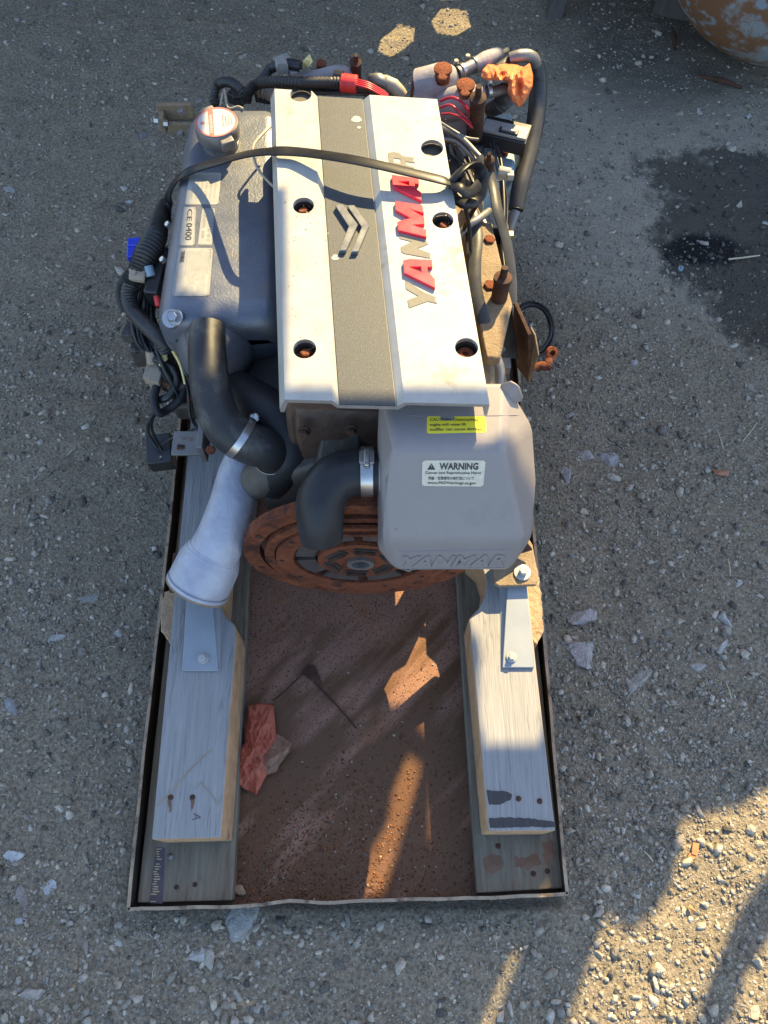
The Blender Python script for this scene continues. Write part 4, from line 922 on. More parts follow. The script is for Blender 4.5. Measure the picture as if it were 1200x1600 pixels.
pipe([(686, 190, .50), (705, 202, .505), (728, 215, .50), (748, 218, .50)], .0025, 'steeldull', 'fuel_pipe')
pipe([(688, 158, .50), (705, 152, .52), (722, 160, .52), (735, 178, .50), (745, 190, .48)], .0025, 'redwire', 'red_cable')
pipe([(688, 168, .50), (703, 164, .515), (718, 175, .51), (738, 195, .48)], .0022, 'redwire', 'red_cable')
pipe([(690, 178, .49), (705, 178, .50), (722, 185, .50), (738, 200, .48)], .0018, 'redwire', 'red_cable')
pipe([(747, 245, .52), (768, 280, .50), (778, 330, .49), (792, 380, .47), (799, 430, .45), (800, 476, .43)], .0095, 'strapgrey', 'loose_hose', flat=.35, n=10)
pipe([(738, 330, .51), (745, 370, .505), (742, 410, .50), (744, 455, .49), (760, 510, .47), (782, 552, .43)], .0105, 'strapgrey', 'loose_hose', flat=.35, n=10)
pipe([(730, 320, .52), (732, 350, .51), (735, 400, .50), (738, 440, .49)], .006, 'rubber', 'loose_hose', flat=.4, n=10)
pipe([(700, 400, .5), (716, 370, .51), (732, 352, .52), (748, 342, .52), (764, 330, .5)], .006, 'steeldull', 'fuel_pipe')
b = MB(); b.prism([P(*q) for q in ((727, 300, .475), (750, 322, .475), (768, 345, .475), (786, 420, .475), (801, 474, .475), (782, 560, .475), (760, 560, .475), (742, 470, .475))], [], (0, 0, -.02)); simple('side_rail', b, 'rustpale', .004)
b = MB(); b.hull(PL([(700, 185, .40), (800, 175, .40), (806, 260, .40), (760, 300, .40), (700, 300, .40)]) + [v - Vector((0, 0, .06)) for v in PL([(700, 185, .40), (800, 175, .40), (806, 260, .40), (760, 300, .40), (700, 300, .40)])]); simple('filter_housing', b, 'bluebin', .006)
# bracket plates at the right rear
def plate(pts, th, mt, name, parent=None):
    p = [Vector(q) for q in pts]; nrm = (p[1] - p[0]).cross(p[2] - p[0]).normalized() * th
    b = MB(); n = len(p); b.add(p + [q + nrm for q in p], [tuple(range(n)), tuple(range(2 * n - 1, n - 1, -1))] + [(i, i + n, (i + 1) % n + n, (i + 1) % n) for i in range(n)])
    return obj(name, b, mt, parent or eng, bevel=.001)
bp_ = plate(PL([(803, 474, .44), (825, 524, .44), (826, 598, .28), (808, 575, .26), (800, 520, .33)]), .006, 'rustdark', 'lifting_plate')
plate(PL([(829, 512, .43), (836, 525, .42), (841, 556, .39), (826, 600, .28), (823, 560, .35)]), .005, 'rustpale', 'lifting_plate')
b = MB(); b.hull(PL([(770, 520, .40), (800, 490, .42), (812, 560, .33), (790, 560, .30), (762, 560, .38)])); simple('rear_lifting_bracket', b, 'castdark', .002)
b = MB(); b.tube(PL([(836, 577, .34), (846, 571, .345), (855, 573, .345), (858, 560, .35)]), [.008, .0075, .0085, .006], 10); b.lathe(P(861, 551, .35), (.3, -.6, .7), [(0, .011), (.006, .011), (.0065, .005), (0, .005)], 16); simple('hook', b, 'rust', sharp=50)
b = MB(); b.tube(PL([(772, 560, .40), (780, 580, .39), (778, 610, .37)]), [.012, .010, .009], 12); b.box(P(790, 572, .38), (.014, .02, .02)); b.box(P(762, 566, .42), (.012, .012, .012)); simple('rear_fitting', b, 'steeldull', .001)

# --- front: intake manifold, pipe work
b = MB(); b.tube(PL([(655, 138, .47), (690, 128, .485), (712, 120, .49)]), [.033, .032, .020], 20)
b.hull([v for v in PL([(648, 140, .49), (735, 150, .47), (740, 200, .44), (700, 215, .42), (690, 180, .44), (655, 155, .46)])] + [v - Vector((0, 0, .08)) for v in PL([(648, 140, .49), (735, 150, .47), (740, 200, .44), (700, 215, .42)])])
b.tube(PL([(700, 165, .46), (725, 157, .49), (752, 149, .49)]), [.03, .027, .016], 16)
man = simple('intake_manifold', b, 'castpink', sharp=50)
b = MB(); b.lathe(P(646, 141, .47), (-1, .1, .1), [(0, .022), (.004, .022), (.0045, .018)], 20); obj('end_plug', b, 'rust', man)
for a, c in ((691, 118), (726, 143)):
    b = MB(); b.lathe(P(a, c + 8, .50), (0, 0, 1), [(0, .014), (.02, .0135), (.021, .0165), (.025, .0165), (.026, .012)], 16); b.bolt(P(a, c + 8, .526 - .0) + Vector((0, 0, 0)), (0, 0, 1), .009, .010, False); obj('bolt', b, 'rust', man)
pipe([(715, 115, .50), (745, 100, .50)], .012, 'steeldull', 'joint_pipe', smooth=False)
for a, c in ((722, 111), (742, 101)):
    cl_ = clamp(P(a, c, .50), P(745, 100, .5) - P(715, 115, .5), .0122, eng, False, None, .007)
for a, c in ((712, 100), (730, 92)):
    b = MB(); b.bolt(P(a, c + 6, .50), (0, 0, 1), .005, .018, False); simple('clamp_screw', b, 'steeldull')
pipe([(742, 103, .50), (758, 95, .50), (775, 86, .50), (782, 82, .50)], [.013, .016, .013, .009], 'castpink', 'tee_fitting')
pipe([(780, 84, .50), (793, 78, .50)], .0055, 'brass', 'brass_nipple', smooth=False)
pipe([(765, 145, .49), (790, 138, .49)], .0095, 'steeldull', 'joint_pipe', smooth=False)
clamp(P(764, 142, .492), P(790, 138, .49) - P(765, 143, .49), .0105, eng, True, Vector((-.3, .5, 1)), .007)
pipe([(766, 118, .49), (780, 108, .50), (796, 96, .50)], [.012, .011, .010], 'castdark', 'tee_fitting')
for k in range(1):
    pipe([(783, 142, .48), (790, 152, .46), (780, 165, .44), (765, 172, .42)], [.014, .016, .014, .012], 'castdark', 'hose_stub', corr=.12, pitch=.008)
lm = pipe([(797, 92, .51), (815, 87, .515), (832, 90, .505), (841, 108, .48)], [.011, .011, .011, .010], 'steeldull', 'breather_hose')
sl_ = PL([(839, 98, .49), (841, 130, .46), (838, 180, .43), (826, 240, .40), (813, 290, .38), (806, 328, .36)])
b = MB(); b.tube(sl_, [.013, .0165, .017, .0165, .016, .014], 14, corr=.03, pitch=.006); slv = simple('braided_sleeve', b, 'conduit', sharp=60)
b = MB()
for k in range(46):
    a = sl_[0] + Vector((rng.uniform(-.004, .004), rng.uniform(-.004, .004), 0)); d = Vector((rng.uniform(-.2, 1), rng.uniform(-.5, 1), rng.uniform(-.2, 1))).normalized() * rng.uniform(.008, .022); b.tube([a, a + d], .0004, 3, smooth=False)
obj('frayed_end', b, 'steeldull', slv)
pipe([(806, 330, .36), (800, 345, .35), (795, 365, .33)], .010, 'steeldull', 'drain_elbow')
b = MB(); b.box(P(796, 368, .34), (.014, .012, .012)); simple('drain_fitting', b, 'brass', .001)
# relay box
b = MB(); Rz = Matrix.Rotation(R(-18), 3, 'Z'); b.cur = 0; b.box(P(789, 212, .44), (.085, .05, .028), Rz); b.cur = 1; b.box(P(790, 203, .457), (.082, .030, .006), Rz); b.cur = 0; b.box(P(795, 205, .462), (.035, .012, .004), Rz); b.cur = 1; b.box(P(795, 203, .465), (.026, .006, .004), Rz)
simple('relay_box', b, ['blackpl', 'greybox'], .001)
b = MB(); b.hull([P(776, 232, .40), P(795, 238, .40), P(797, 248, .39), P(786, 251, .39), P(778, 240, .38), P(790, 240, .41)]); simple('rusty_tab', b, 'rust', .001)
b = MB(); b.tube(PL([(779, 268, .46), (798, 271, .46)]), [.010, .009], 10, smooth=False); b.box(P(797, 274, .46), (.012, .014, .012)); b.box(P(783, 272, .455), (.01, .016, .012)); simple('cream_plug', b, 'cream', .0015)
pipe([(765, 283, .47), (775, 284, .47), (788, 280, .46)], .0012, 'rubber', 'thin_wire')

# --- front wiring and pipework above the cover
pipe([(338, 165, .45), (334, 150, .46), (340, 133, .47), (356, 128, .48), (372, 136, .48), (382, 150, .47), (384, 162, .46)], .0085, 'conduit', 'corrugated_loom', corr=.10, pitch=.005)
pipe([(384, 160, .47), (388, 145, .48), (402, 131, .49), (430, 128, .50), (470, 129, .50), (520, 129, .50), (560, 133, .50), (600, 150, .48)], .0095, 'conduit', 'corrugated_loom', corr=.10, pitch=.005)
pipe([(392, 140, .47), (410, 124, .48), (422, 108, .49), (438, 101, .50), (455, 101, .50)], .0085, 'conduit', 'corrugated_loom', corr=.08, pitch=.006)
pipe([(440, 101, .50), (452, 101, .50), (470, 104, .50)], .010, 'blackpl', 'connector_boot')
b = MB(); b.tube(PL([(439, 96, .505), (441, 108, .505)]), .0115, 10, smooth=False); simple('tape_wrap', b, 'greybox')
b = MB(); b.hull(PL([(473, 95, .50), (484, 84, .51), (489, 96, .50), (482, 106, .50), (474, 104, .49)]) + PL([(477, 96, .48), (485, 100, .48)])); b.box(P(481, 96, .51), (.008, .008, .012)); simple('yellow_plug', b, 'yelplug', .001)
pipe([(470, 125, .47), (500, 119, .48), (530, 113, .48), (548, 120, .47)], [.013, .012, .013, .013], 'castpink', 'water_pipe')
pipe([(395, 130, .46), (410, 124, .46), (420, 118, .46)], .007, 'cream', 'wire_sleeve')
b = MB(); b.box(P(461, 114, .49), (.022, .014, .012), Matrix.Rotation(R(30), 3, 'Z')); simple('small_clip', b, 'greybox', .001); b = MB(); b.box(P(440, 92, .48), (.03, .014, .008), Matrix.Rotation(R(25), 3, 'Z')); simple('small_clip', b, 'greybox', .001)
b = MB(); b.tube(PL([(533, 129, .503), (558, 132, .503)]), .0165, 14, smooth=False, flat=.9); simple('red_tape', b, 'redtape', .002)
b = MB(); b.tube(PL([(522, 118, .50), (536, 120, .50)]), .010, 10, smooth=False); simple('tape_wrap', b, 'blackpl')
for k in range(4): pipe([(556, 124 + k * 3, .51), (575, 129 + k * 3, .51), (592, 138 + k * 3, .50), (606, 148 + k * 2, .49)], .0018, 'redwire', 'red_cable')
pipe([(580, 122, .48), (592, 126, .49), (600, 133, .48), (606, 148, .46)], [.008, .013, .011, .01], 'steeldull', 'water_pipe')
pipe([(598, 128, .48), (615, 134, .48), (628, 150, .46)], [.012, .0125, .012], 'cream', 'coolant_stub')
clamp(P(603, 130, .48), P(615, 134, .48) - P(598, 128, .48), .0125, eng, False, None, .006)
pipe([(405, 140, .46), (420, 145, .46), (430, 150, .46)], .012, 'greybox', 'silver_tube', corr=.15, pitch=.008)
pipe([(344, 165, .49), (350, 140, .50), (356, 168, .52), (372, 166, .525), (380, 170, .53)], .0015, 'cream', 'thin_wire')
pipe([(425, 196, .57), (408, 212, .575), (395, 232, .575), (402, 262, .565), (418, 282, .56), (428, 292, .565)], .0022, 'cream', 'thin_wire')
pipe([(300, 168, .44), (270, 172, .44), (256, 172, .44)], .003, 'rustdark', 'thin_wire')
# rusty bracket at the front left
b = MB()
b.box(P(275, 175, .46), (.065, .008, .035)); b.box(P(256, 187, .45), (.008, .035, .035)); b.box(P(286, 200, .44), (.05, .006, .02)); rb = simple('front_bracket', b, 'rustpale', .0015)
for a, c in ((247, 188), (262, 193)):
    b = MB(); b.bolt(P(a, c, .455), (-1, -.1, .2), .0065, .009, False); obj('bolt', b, 'steel', rb)

# --- left side wiring
pipe([(258, 320, .40), (250, 340, .42), (243, 370, .43), (228, 398, .43), (215, 425, .42), (200, 442, .41)], [.012, .014, .019, .020, .017, .013], 'conduit', 'corrugated_loom', corr=.07, pitch=.007, n=16)
pipe([(207, 438, .41), (201, 460, .40), (207, 485, .39), (228, 508, .38), (250, 530, .37), (262, 548, .35)], .0135, 'conduit', 'corrugated_loom', corr=.07, pitch=.006, n=16)
pipe([(214, 420, .42), (198, 430, .415), (188, 446, .40), (188, 468, .39), (195, 488, .38)], .007, 'rubber', 'side_cable')
b = MB(); b.tube(PL([(193, 482, .38), (198, 492, .375)]), .008, 10, smooth=False); simple('white_cable_end', b, 'cream')
b = MB(); b.box(P(212, 395, .42), (.022, .042, .03), Matrix.Rotation(R(6), 3, 'Z')); b.box(P(210, 382, .436), (.024, .008, .006)); simple('blue_connector', b, 'blueplug', .002)
b = MB(); b.tube(PL([(203, 428, .425), (228, 432, .42)]), .013, 10, smooth=False, flat=.8); b.box(P(208, 424, .432), (.016, .008, .006), Matrix.Rotation(R(-40), 3, 'Z')); simple('tape_wrap', b, 'tanplug', .002)
b = MB(); b.tube(PL([(231, 416, .43), (236, 432, .42)]), .0085, 10, smooth=False); simple('green_plug', b, 'bluebin', .001)
pipe([(232, 435, .40), (240, 455, .40), (250, 480, .39)], .006, 'rubber', 'side_cable')
pipe([(243, 455, .41), (248, 478, .40)], .0055, 'redtape', 'red_sleeve')
b = MB(); b.box(P(248, 432, .40), (.026, .10, .04), Matrix.Rotation(R(-4), 3, 'Z')); simple('harness_guard', b, 'blackpl', .004)
b = MB(); b.lathe(P(228, 480, .33), (-.4, -.4, .8), [(0, .024), (.03, .024), (.034, .018), (.045, .018)], 20); simple('alternator_end', b, 'steeldull', .001)
b = MB(); b.box(P(232, 540, .30), (.05, .06, .05)); b.tube(PL([(212, 525, .32), (225, 540, .30)]), .012, 10, smooth=False); simple('starter_part', b, 'castdark', .006)
b = MB(); b.hull(PL([(262, 470, .44), (280, 500, .40), (290, 590, .33), (272, 560, .30), (255, 500, .36)])); simple('tank_support', b, 'castdark', .004)
b = MB(); b.box(P(280, 570, .27), (.04, .14, .06), Matrix.Rotation(R(8), 3, 'Z')); b.box(P(298, 610, .24), (.05, .10, .05)); simple('lower_casting', b, 'castdark', .008)
cn = MB(); cn.cur = 0; cn.box(P(238, 585, .30), (.022, .030, .022), Matrix.Rotation(R(-8), 3, 'Z')); cn.cur = 1; cn.box(P(246, 590, .30), (.020, .036, .026), Matrix.Rotation(R(-8), 3, 'Z')); cn.tube(PL([(236, 548, .33), (238, 568, .31)]), .010, 10, smooth=False)
simple('harness_connector', cn, ['tanplug', 'tanplug'], .0015)
pipe([(255, 545, .34), (258, 560, .33), (252, 572, .32)], .005, 'yelplug', 'yellow_sleeve')
pipe([(246, 600, .30), (241, 622, .29), (247, 645, .28), (262, 640, .27), (282, 622, .28), (290, 590, .30), (284, 560, .32)], .0075, 'rubber', 'side_cable')
pipe([(240, 560, .32), (270, 575, .32), (276, 600, .30), (262, 620, .29), (250, 625, .28)], .007, 'blackpl', 'side_cable')
pipe([(244, 640, .26), (232, 660, .24), (233, 680, .21), (246, 700, .19)], .003, 'rubber', 'side_cable')
pipe([(243, 645, .25), (236, 665, .22), (245, 690, .19), (254, 705, .175)], .0028, 'rubber', 'side_cable')
pipe([(252, 695, .19), (270, 684, .21), (300, 672, .24), (322, 660, .28)], .0022, 'rubber', 'side_cable')
pipe([(288, 560, .36), (295, 580, .34), (300, 600, .32), (296, 625, .30)], .0035, 'redwire', 'red_cable')
pipe([(270, 548, .36), (282, 570, .34), (290, 600, .32)], .003, 'yelplug', 'yellow_sleeve')
b = MB(); b.box(P(252, 707, .155), (.047, .058, .045), Matrix.Rotation(R(8), 3, 'Z') @ Matrix.Rotation(R(8), 3, 'X')); rl = simple('hanging_relay', b, 'blackpl', .002)
b = MB(); b.lathe(P(251, 714, .180), (0, 0, 1), [(0, .002), (.0008, .002)], 8); b.cur = 0; obj('relay_stud', b, 'cream', rl)

r3 = random.Random(9)
def cable_run(pts, n, spread, name='cable'):
    for k in range(n):
        off = [(r3.uniform(-spread, spread), r3.uniform(-spread, spread), r3.uniform(-.012, .012)) for _ in pts]
        pipe([(a + o_[0], c + o_[1], z + o_[2]) for (a, c, z), o_ in zip(pts, off)], r3.choice([.0016, .002, .0028, .0036]), r3.choice(['rubber', 'blackpl', 'rubber', 'conduit', 'castdark']), name, n=8)
cable_run([(700, 205, .46), (720, 240, .46), (735, 290, .45), (738, 350, .44), (752, 420, .44), (770, 500, .42)], 7, 8)
cable_run([(760, 200, .44), (778, 250, .43), (788, 320, .42), (792, 400, .41), (795, 470, .40)], 5, 7)
cable_run([(430, 135, .46), (480, 140, .45), (540, 145, .45), (620, 150, .44)], 5, 6)
cable_run([(640, 160, .42), (690, 230, .42), (730, 260, .42), (780, 300, .38)], 4, 9)
cable_run([(262, 350, .38), (246, 420, .38), (232, 470, .36), (240, 530, .34), (262, 580, .31), (280, 620, .28)], 8, 8)
cable_run([(225, 430, .40), (212, 480, .37), (220, 530, .34), (240, 560, .32)], 4, 7)
cable_run([(285, 560, .36), (292, 610, .32), (298, 650, .28), (310, 680, .25)], 4, 6)
for a, c, z, w_, h_ in ((205, 520, .33, .022, .03), (219, 545, .31, .03, .02), (262, 596, .29, .03, .03), (226, 500, .35, .02, .02), (742, 200, .44, .03, .03), (716, 232, .43, .03, .02), (745, 232, .42, .025, .02), (420, 150, .44, .05, .02), (372, 150, .42, .03, .03)):
    b = MB(); b.box(P(a, c, z), (w_, h_, .022), Matrix.Rotation(r3.uniform(-.5, .5), 3, 'Z')); b.box(P(a, c, z + .013), (w_ * .7, h_ * .5, .006), Matrix.Rotation(r3.uniform(-.5, .5), 3, 'Z')); simple('wiring_plug', b, r3.choice(['blackpl', 'castdark', 'greybox', 'rustdark']), .0015)

# ---------------------------------------------------------------- strap tied over the engine
def ribbon(pts, wd, th, name, mt, parent=None, tw=None):
    pts = [Vector(p) for p in pts]; q = []
    for i in range(len(pts) - 1):
        p0 = pts[max(0, i - 1)]; p1 = pts[i]; p2 = pts[i + 1]; p3 = pts[min(len(pts) - 1, i + 2)]
        for j in range(8):
            t = j / 8; q.append(.5 * ((2 * p1) + (p2 - p0) * t + (2 * p0 - 5 * p1 + 4 * p2 - p3) * t * t + (3 * p1 - p0 - 3 * p2 + p3) * t ** 3))
    q.append(pts[-1]); rings = []; b = MB(); n = len(q)
    for i in range(n):
        T = (q[min(i + 1, n - 1)] - q[max(i - 1, 0)]).normalized(); a = tw(i / (n - 1)) if tw else 0
        up = Vector((0, -math.sin(a), math.cos(a))) if abs(T.x) > .3 else Vector((math.cos(a), math.sin(a), .3)).normalized()
        W = T.cross(up).normalized(); U = W.cross(T).normalized()
        rings.append([q[i] + W * wd / 2 * x + U * th / 2 * z for x, z in ((-1, -.5), (-.92, .5), (-.5, 1), (.5, 1), (.92, .5), (1, -.5), (.5, -1), (-.5, -1))])
    b.loft(rings); return obj(name, b, mt, parent, sharp=45)
strap = thing('rubber_strap', 'black rubber strap stretched across the white engine cover and knotted', 'strap', P(560, 250, .64))
ribbon(PL([(262, 345, .40), (263, 315, .44), (268, 293, .49), (284, 274, .530), (310, 262, .548), (345, 252, .575), (385, 241, .615), (425, 236, .647), (465, 237, .652), (520, 244, .662), (575, 254, .666), (640, 269, .662), (690, 281, .656), (706, 287, .648)]), .0175, .0042, 'band', 'strap', strap, lambda t: .9 * max(0, 1 - t * 4.2) + .35 * math.sin(t * 5) * .3)
kn = MB(); c = P(735, 290, .62)
kn.tube([P(*q) for q in ((704, 286, .645), (712, 276, .655), (726, 262, .655), (742, 258, .645), (752, 270, .63), (752, 292, .62), (742, 312, .61), (722, 316, .62), (708, 302, .63), (712, 290, .645), (726, 288, .65))], .0105, 12, flat=.42)
kn.tube([P(*q) for q in ((712, 306, .60), (724, 318, .60), (742, 314, .60), (752, 296, .59), (750, 274, .59))], .010, 12, flat=.5)
kn.tube([P(*q) for q in ((706, 290, .65), (718, 292, .655), (726, 300, .65), (738, 300, .64), (748, 288, .63))], .008, 10, flat=.45)
obj('knot', kn, 'strap', strap, sharp=50)
te = MB(); te.tube([P(*q) for q in ((724, 312, .61), (728, 330, .58), (733, 356, .54), (736, 392, .51))], .008, 10, flat=.4); te.tube([P(*q) for q in ((748, 300, .60), (744, 320, .57), (730, 345, .54), (722, 365, .50))], .007, 10, flat=.4); obj('loose_end', te, 'strap', strap, sharp=50)

# ---------------------------------------------------------------- orange plastic wrapped over the pipe ends
def crumple(outline, z0, bulge, seed, mt, name, label, cat, sub=14, fold=.014, fine=.0018):
    # a sheet draped inside an outline of photo pixels: grid clipped to the outline, folded by ridged noise
    from mathutils.geometry import intersect_point_tri_2d
    ox = [p[0] for p in outline]; oy = [p[1] for p in outline]; cxx = sum(ox) / len(ox); cyy = sum(oy) / len(oy)
    N = 110; rings_ = 26; vs = []; pts2 = []
    L_ = []; per = 0
    for i in range(len(outline)): a = Vector(outline[i]); b_ = Vector(outline[(i + 1) % len(outline)]); L_.append((a, b_, (b_ - a).length)); per += (b_ - a).length
    bd = []
    for k in range(N):
        s = per * k / N
        for a, b_, l in L_:
            if s <= l: bd.append(a.lerp(b_, s / l)); break
            s -= l
    cen = Vector((cxx, cyy)); vs = []
    def zz(p, t):
        h = 0
        for f, A in ((.05, fold), (.12, fold * .6), (.30, fine), (.6, fine * .4)):
            h += A * (1 - 2.2 * abs(noise.noise(Vector((p.x * f, p.y * f * .6, seed)))))
        zb = z0(p) if callable(z0) else z0
        return zb + bulge * (1 - t ** 3) + h * (1 - .55 * t)
    vs.append(P(cen.x, cen.y, zz(cen, 0)))
    for r_ in range(1, rings_ + 1):
        t = r_ / rings_
        for k in range(N): p = cen.lerp(bd[k], t); vs.append(P(p.x, p.y, zz(p, t)))
    fs = [(0, 1 + k, 1 + (k + 1) % N) for k in range(N)]
    for r_ in range(rings_ - 1):
        for k in range(N): a = 1 + r_ * N + k; b_ = 1 + r_ * N + (k + 1) % N; fs.append((a, a + N, b_ + N, b_))
    mb = MB(); mb.add(vs, fs); o = obj(name, mb, mt, sharp=24); so_ = o.modifiers.new('s', 'SOLIDIFY'); so_.thickness = .0009; so_.offset = -1
    if label: tag(o, label, cat)
    return o
crumple([(753, 110), (762, 100), (775, 101), (790, 99), (808, 100), (818, 105), (828, 98), (833, 118), (832, 135), (826, 150), (818, 162), (811, 169), (800, 158), (792, 145), (795, 132), (783, 122), (770, 122), (762, 127), (752, 120)], lambda p: .50 - .0006 * max(0, p.y - 120), .025, 3, 'orange', 'orange_wrap', 'orange plastic sheet wrapped over pipe ends at the engine front', 'plastic sheet')

# ---------------------------------------------------------------- things in the tray
crumple([(388, 1103), (405, 1098), (428, 1101), (430, 1128), (433, 1158), (427, 1170), (415, 1184), (419, 1206), (401, 1243), (384, 1234), (363, 1222), (362, 1206), (369, 1175), (382, 1160), (380, 1150), (386, 1125)], .024, .016, 8, 'redrag', 'cloth_scrap', 'crumpled faded red cloth scrap on the tray floor by the left beam', 'cloth', fold=.013, fine=.0022)
o = stones_mesh('broken_stone', np.array([[0, 0, 0.]]), np.array([.026]), np.array([(.42, .25, .17)]), squash=(.7, .7), seed=55, sub=3); p = P(421, 1178, .034); o.location = p
for v in o.data.vertices: v.co *= 1 + .25 * noise.noise(v.co * 55) + .12 * noise.noise(v.co * 160); v.co.y *= 1.15; v.co.x *= .8
tag(o, 'muddy broken stone lying against the red cloth in the tray', 'stone')
o = stones_mesh('pebble', np.array([[0, 0, 0.]]), np.array([.0085]), np.array([(.50, .36, .24)]), squash=(.8, .8), seed=57, sub=1); o.location = P(377, 1391, .024); tag(o, 'lone tan pebble beside the left plank end in the tray', 'pebble')
b = MB(); b.hull(PL([(470, 1052, .022), (482, 1038, .026), (492, 1040, .024), (493, 1052, .022), (503, 1068, .022), (497, 1070, .022), (482, 1054, .028)]) + PL([(480, 1050, .0185), (490, 1046, .0185)])); o = obj('cardboard_flap', b, 'rustdark'); tag(o, 'small rusty folded flap lying on the tray floor', 'scrap')
b = MB(); b.tube(PL([(482, 1056, .021), (510, 1085, .021), (535, 1112, .021), (557, 1138, .020)]), .0016, 6); o = obj('rusty_wire', b, 'rustdark'); tag(o, 'straight rusty wire lying diagonally on the tray floor', 'wire')
b = MB(); b.tube(PL([(481, 1044, .021), (460, 1066, .021), (440, 1084, .021), (428, 1094, .021)]), .0012, 6); o = obj('rusty_wire', b, 'rustdark'); tag(o, 'thin rusty wire running from the flap towards the red cloth', 'wire')

# ---------------------------------------------------------------- things on the ground
b = MB()
cb = P(832, 515, .03)
for k, r_ in enumerate((.043, .047, .040)):
    pts = [cb + Vector((math.cos(a) * r_ * .95, math.sin(a) * r_ * 1.55, .006 * k + .004 * math.sin(2 * a + k))) for a in [i * .4 for i in range(17)]]
    b.tube(pts, .0038, 8)
o = obj('cable_coil', b, 'rubber', sharp=60); tag(o, 'coil of black cable lying on the ground beside the lifting plates', 'cable')
def groundthing(name, build, mt, label, cat, **k):
    b = MB(); build(b); o = obj(name, b, mt, **k); return tag(o, label, cat)
groundthing('steel_nut', lambda b: b.lathe(P(1063, 421, .004), (0, 0, 1), [(0, .0065), (.006, .0065), (.006, .003), (0, .003)], 6), 'bluebin', 'small bluish nut lying in the oil stain', 'nut')
groundthing('plug_washer', lambda b: b.lathe(P(1040, 454, .004), (0, 0, 1), [(0, .0068), (.004, .0068), (.005, .005), (.003, .002)], 14), 'tanplug', 'tan round washer at the left rim of the oil stain', 'washer')
groundthing('dark_bolt', lambda b: (b.lathe(P(1043, 399, .006), (.3, .2, 1), [(0, .006), (.006, .006)], 6), b.tube(PL([(1043, 399, .006), (1054, 414, .005)]), .003, 6, smooth=False)), 'blackpl', 'dark bolt lying at the edge of the oil stain', 'bolt')
groundthing('stick', lambda b: b.tube(PL([(1138, 405, .006), (1165, 402, .008), (1187, 399, .006)]), [.0022, .002, .0016], 6), 'straw', 'thin pale stick lying across the oil stain', 'stick')
groundthing('dry_leaf', lambda b: b.hull(PL([(1112, 733, .004), (1128, 737, .012), (1140, 736, .006), (1138, 744, .005), (1122, 743, .004), (1118, 740, .010)])), 'leaf', 'curled brown leaf on the ground at the right', 'leaf')
groundthing('bark_chip', lambda b: (b.slab(PL([(1083, 1316, .010), (1093, 1318, .010), (1090, 1337, .009), (1081, 1334, .009)]), .004), b.slab(PL([(1078, 1332, .007), (1088, 1338, .007), (1078, 1351, .006), (1070, 1350, .006)]), .003)), 'bark', 'orange bark chip split in two in the sunlit patch', 'bark')
groundthing('bark_chip', lambda b: b.hull(PL([(1078, 1412, .006), (1088, 1424, .012), (1084, 1426, .006), (1076, 1417, .012)])), 'bark', 'small orange bark chip leaning on the knobbly stone', 'bark')
groundthing('bark_chip', lambda b: b.hull(PL([(979, 1409, .004), (985, 1409, .008), (985, 1416, .004), (980, 1417, .006)])), 'bark', 'tiny rust red chip in the shade left of the sunlit patch', 'bark')
STR = [((1138, 875), (1141, 900), 'pale straw stalk at the right of the ground'), ((1134, 1065), (1143, 1092), 'thin straw stalk right of the triangular stone'), ((1120, 672), (1130, 700), 'short pale twig below the oil stain'), ((1183, 660), (1160, 690), 'thin grey twig near the right edge'), ((1006, 1330), (1020, 1345), 'flat straw piece in the shade by the tray corner'), ((70, 417), (84, 428), 'short white stalk on the left ground')]
for a, c, lab in STR: groundthing('straw', lambda b: b.tube(PL([(*a, .006), ((a[0] + c[0]) / 2 + 1, (a[1] + c[1]) / 2, .010), (*c, .006)]), .0009, 5), 'straw', lab, 'straw')

# fine dry litter strewn about, nobody could count it
b = MB(); r2 = random.Random(5)
for k in range(240):
    x = r2.uniform(0, 1200); y = r2.uniform(0, 1600); c = P(x, y, 0)
    if inside_tray(c.x, c.y): continue
    a = r2.uniform(0, 6.28); l = r2.uniform(.006, .022); z = float(gz(c.x, c.y)) + .002
    b.tube([(c.x, c.y, z), (c.x + l * .5 * math.cos(a), c.y + l * .5 * math.sin(a), z + .002), (c.x + l * math.cos(a + .2), c.y + l * math.sin(a + .2), z)], .0005, 3, smooth=False)
o = obj('litter', b, 'straw', fix=False); o['label'] = 'fine dry stalks strewn over the dirt'; struct(o, 'stuff')

# rusty blue tank and dark post at the top
t = thing('old_tank', 'rusty pale blue steel tank standing at the top right', 'tank', (1.05, 2.1, 0))
b = MB(); ce = Vector((1.0, 2.03, .36)); rings = []; n = 40
axd = Vector((.35, .94, 0)).normalized(); sd = Vector((axd.y, -axd.x, 0)); rad = .33
for k in range(13):
    a = math.pi / 2 * k / 12; rr = rad * (math.sin(a) ** .8 if k else .02); off = -.20 * math.cos(a)
    rings.append([ce + axd * off + sd * (rr * math.cos(2 * math.pi * j / n)) + Vector((0, 0, rr * math.sin(2 * math.pi * j / n))) for j in range(n)])
for k in range(1, 6): rings.append([p + axd * .25 * k for p in rings[12]])
b.loft(rings); obj('tank_shell', b, 'barrel', t, sharp=60)
for y in (.15, .9):
    c = ce + axd * y; b = MB(); b.box((c.x, c.y, .03), (.6, .10, .06), Matrix.Rotation(math.atan2(-axd.x, axd.y), 3, 'Z')); obj('cradle', b, 'post', t)
b = MB(); p0 = P(864, 30, 0); b.hull([p0 + Vector((x, y, 0)) for x in (-.022, .022) for y in (-.012, .03)] + [p0 + Vector((x + .22, y + .35, 1.0)) for x in (-.02, .02) for y in (-.02, .02)])
o = obj('timber_post', b, 'post', bevel=.003); tag(o, 'dark leaning timber post at the top edge', 'post')
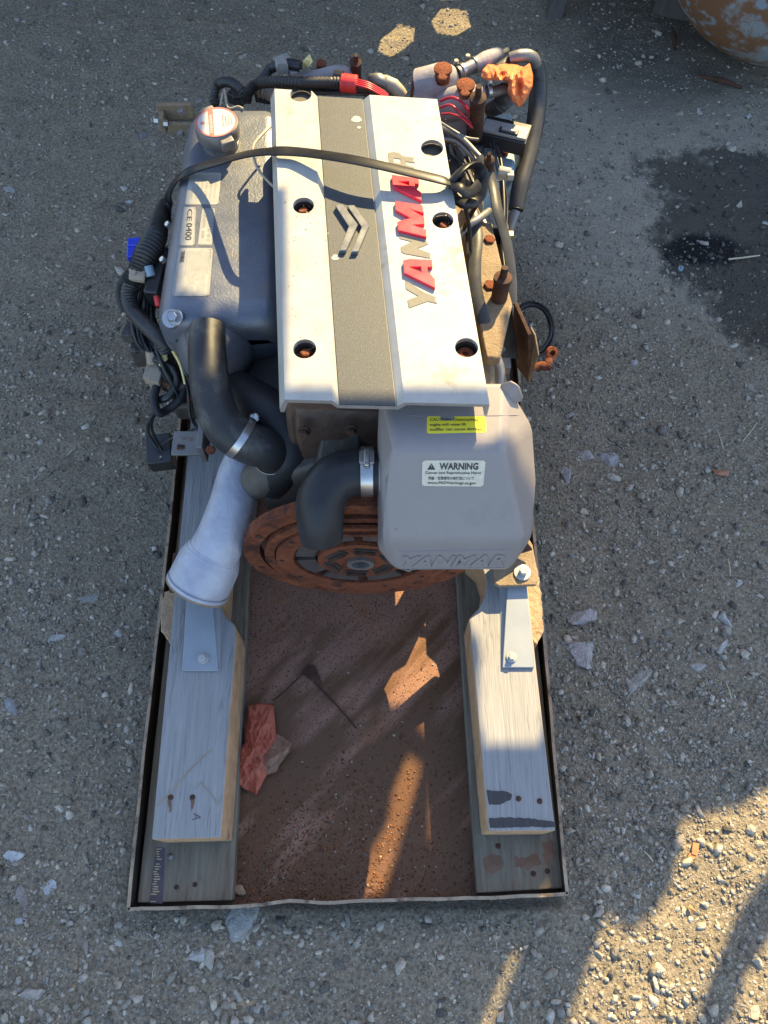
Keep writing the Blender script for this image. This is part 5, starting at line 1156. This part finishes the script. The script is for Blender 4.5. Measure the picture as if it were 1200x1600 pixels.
for (px, py, ln, a, lab) in ((1052, 62, .10, 1.5, 'rusty rod lying below the tank'), (1125, 128, .12, -.4, 'dark bark strip lying in the shade under the tank')):
    c = P(px, py, .008); b = MB(); d = Vector((math.cos(a), math.sin(a), 0)) * ln / 2; b.tube([c - d, c + Vector((0, 0, .006)), c + d], [.004, .007, .004], 7); o = obj('debris_strip', b, 'rustdark'); tag(o, lab, 'debris')

# ---------------------------------------------------------------- added sun-blocking sheet out of view behind the tank, openings cut for sunlit patches
YO = 2.75
def onto(px=None, py=None, g=None):
    g = g or P(px, py, 0); t_ = (YO - g.y) / SUN.y; return Vector((g.x + SUN.x * t_, SUN.z * t_))
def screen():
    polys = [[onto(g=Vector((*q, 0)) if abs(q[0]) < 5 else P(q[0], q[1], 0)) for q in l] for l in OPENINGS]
    t = thing('added_occluder', 'added unseen hoarding with ragged openings behind the yard tank', 'occluder', (.6, YO, 0))
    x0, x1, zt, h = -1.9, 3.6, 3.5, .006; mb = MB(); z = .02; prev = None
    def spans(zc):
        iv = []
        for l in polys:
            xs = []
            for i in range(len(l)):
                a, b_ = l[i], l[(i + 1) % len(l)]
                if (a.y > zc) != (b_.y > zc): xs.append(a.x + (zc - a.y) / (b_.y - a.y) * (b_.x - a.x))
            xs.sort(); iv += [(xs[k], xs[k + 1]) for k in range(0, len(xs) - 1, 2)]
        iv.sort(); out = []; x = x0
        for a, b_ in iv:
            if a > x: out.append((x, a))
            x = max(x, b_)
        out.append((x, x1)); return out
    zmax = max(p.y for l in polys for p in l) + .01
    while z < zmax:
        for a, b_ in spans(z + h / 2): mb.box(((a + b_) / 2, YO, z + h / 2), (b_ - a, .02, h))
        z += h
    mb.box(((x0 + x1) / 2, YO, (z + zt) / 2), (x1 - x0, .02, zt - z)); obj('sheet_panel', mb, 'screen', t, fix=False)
    for x in (-1.8, .0, 1.75, 3.5):
        b = MB(); b.box((x, YO + .06, 1.7), (.08, .08, 3.4)); obj('post', b, 'post', t)
# ground-projected openings (world x, y, or photo pixels when > 5)
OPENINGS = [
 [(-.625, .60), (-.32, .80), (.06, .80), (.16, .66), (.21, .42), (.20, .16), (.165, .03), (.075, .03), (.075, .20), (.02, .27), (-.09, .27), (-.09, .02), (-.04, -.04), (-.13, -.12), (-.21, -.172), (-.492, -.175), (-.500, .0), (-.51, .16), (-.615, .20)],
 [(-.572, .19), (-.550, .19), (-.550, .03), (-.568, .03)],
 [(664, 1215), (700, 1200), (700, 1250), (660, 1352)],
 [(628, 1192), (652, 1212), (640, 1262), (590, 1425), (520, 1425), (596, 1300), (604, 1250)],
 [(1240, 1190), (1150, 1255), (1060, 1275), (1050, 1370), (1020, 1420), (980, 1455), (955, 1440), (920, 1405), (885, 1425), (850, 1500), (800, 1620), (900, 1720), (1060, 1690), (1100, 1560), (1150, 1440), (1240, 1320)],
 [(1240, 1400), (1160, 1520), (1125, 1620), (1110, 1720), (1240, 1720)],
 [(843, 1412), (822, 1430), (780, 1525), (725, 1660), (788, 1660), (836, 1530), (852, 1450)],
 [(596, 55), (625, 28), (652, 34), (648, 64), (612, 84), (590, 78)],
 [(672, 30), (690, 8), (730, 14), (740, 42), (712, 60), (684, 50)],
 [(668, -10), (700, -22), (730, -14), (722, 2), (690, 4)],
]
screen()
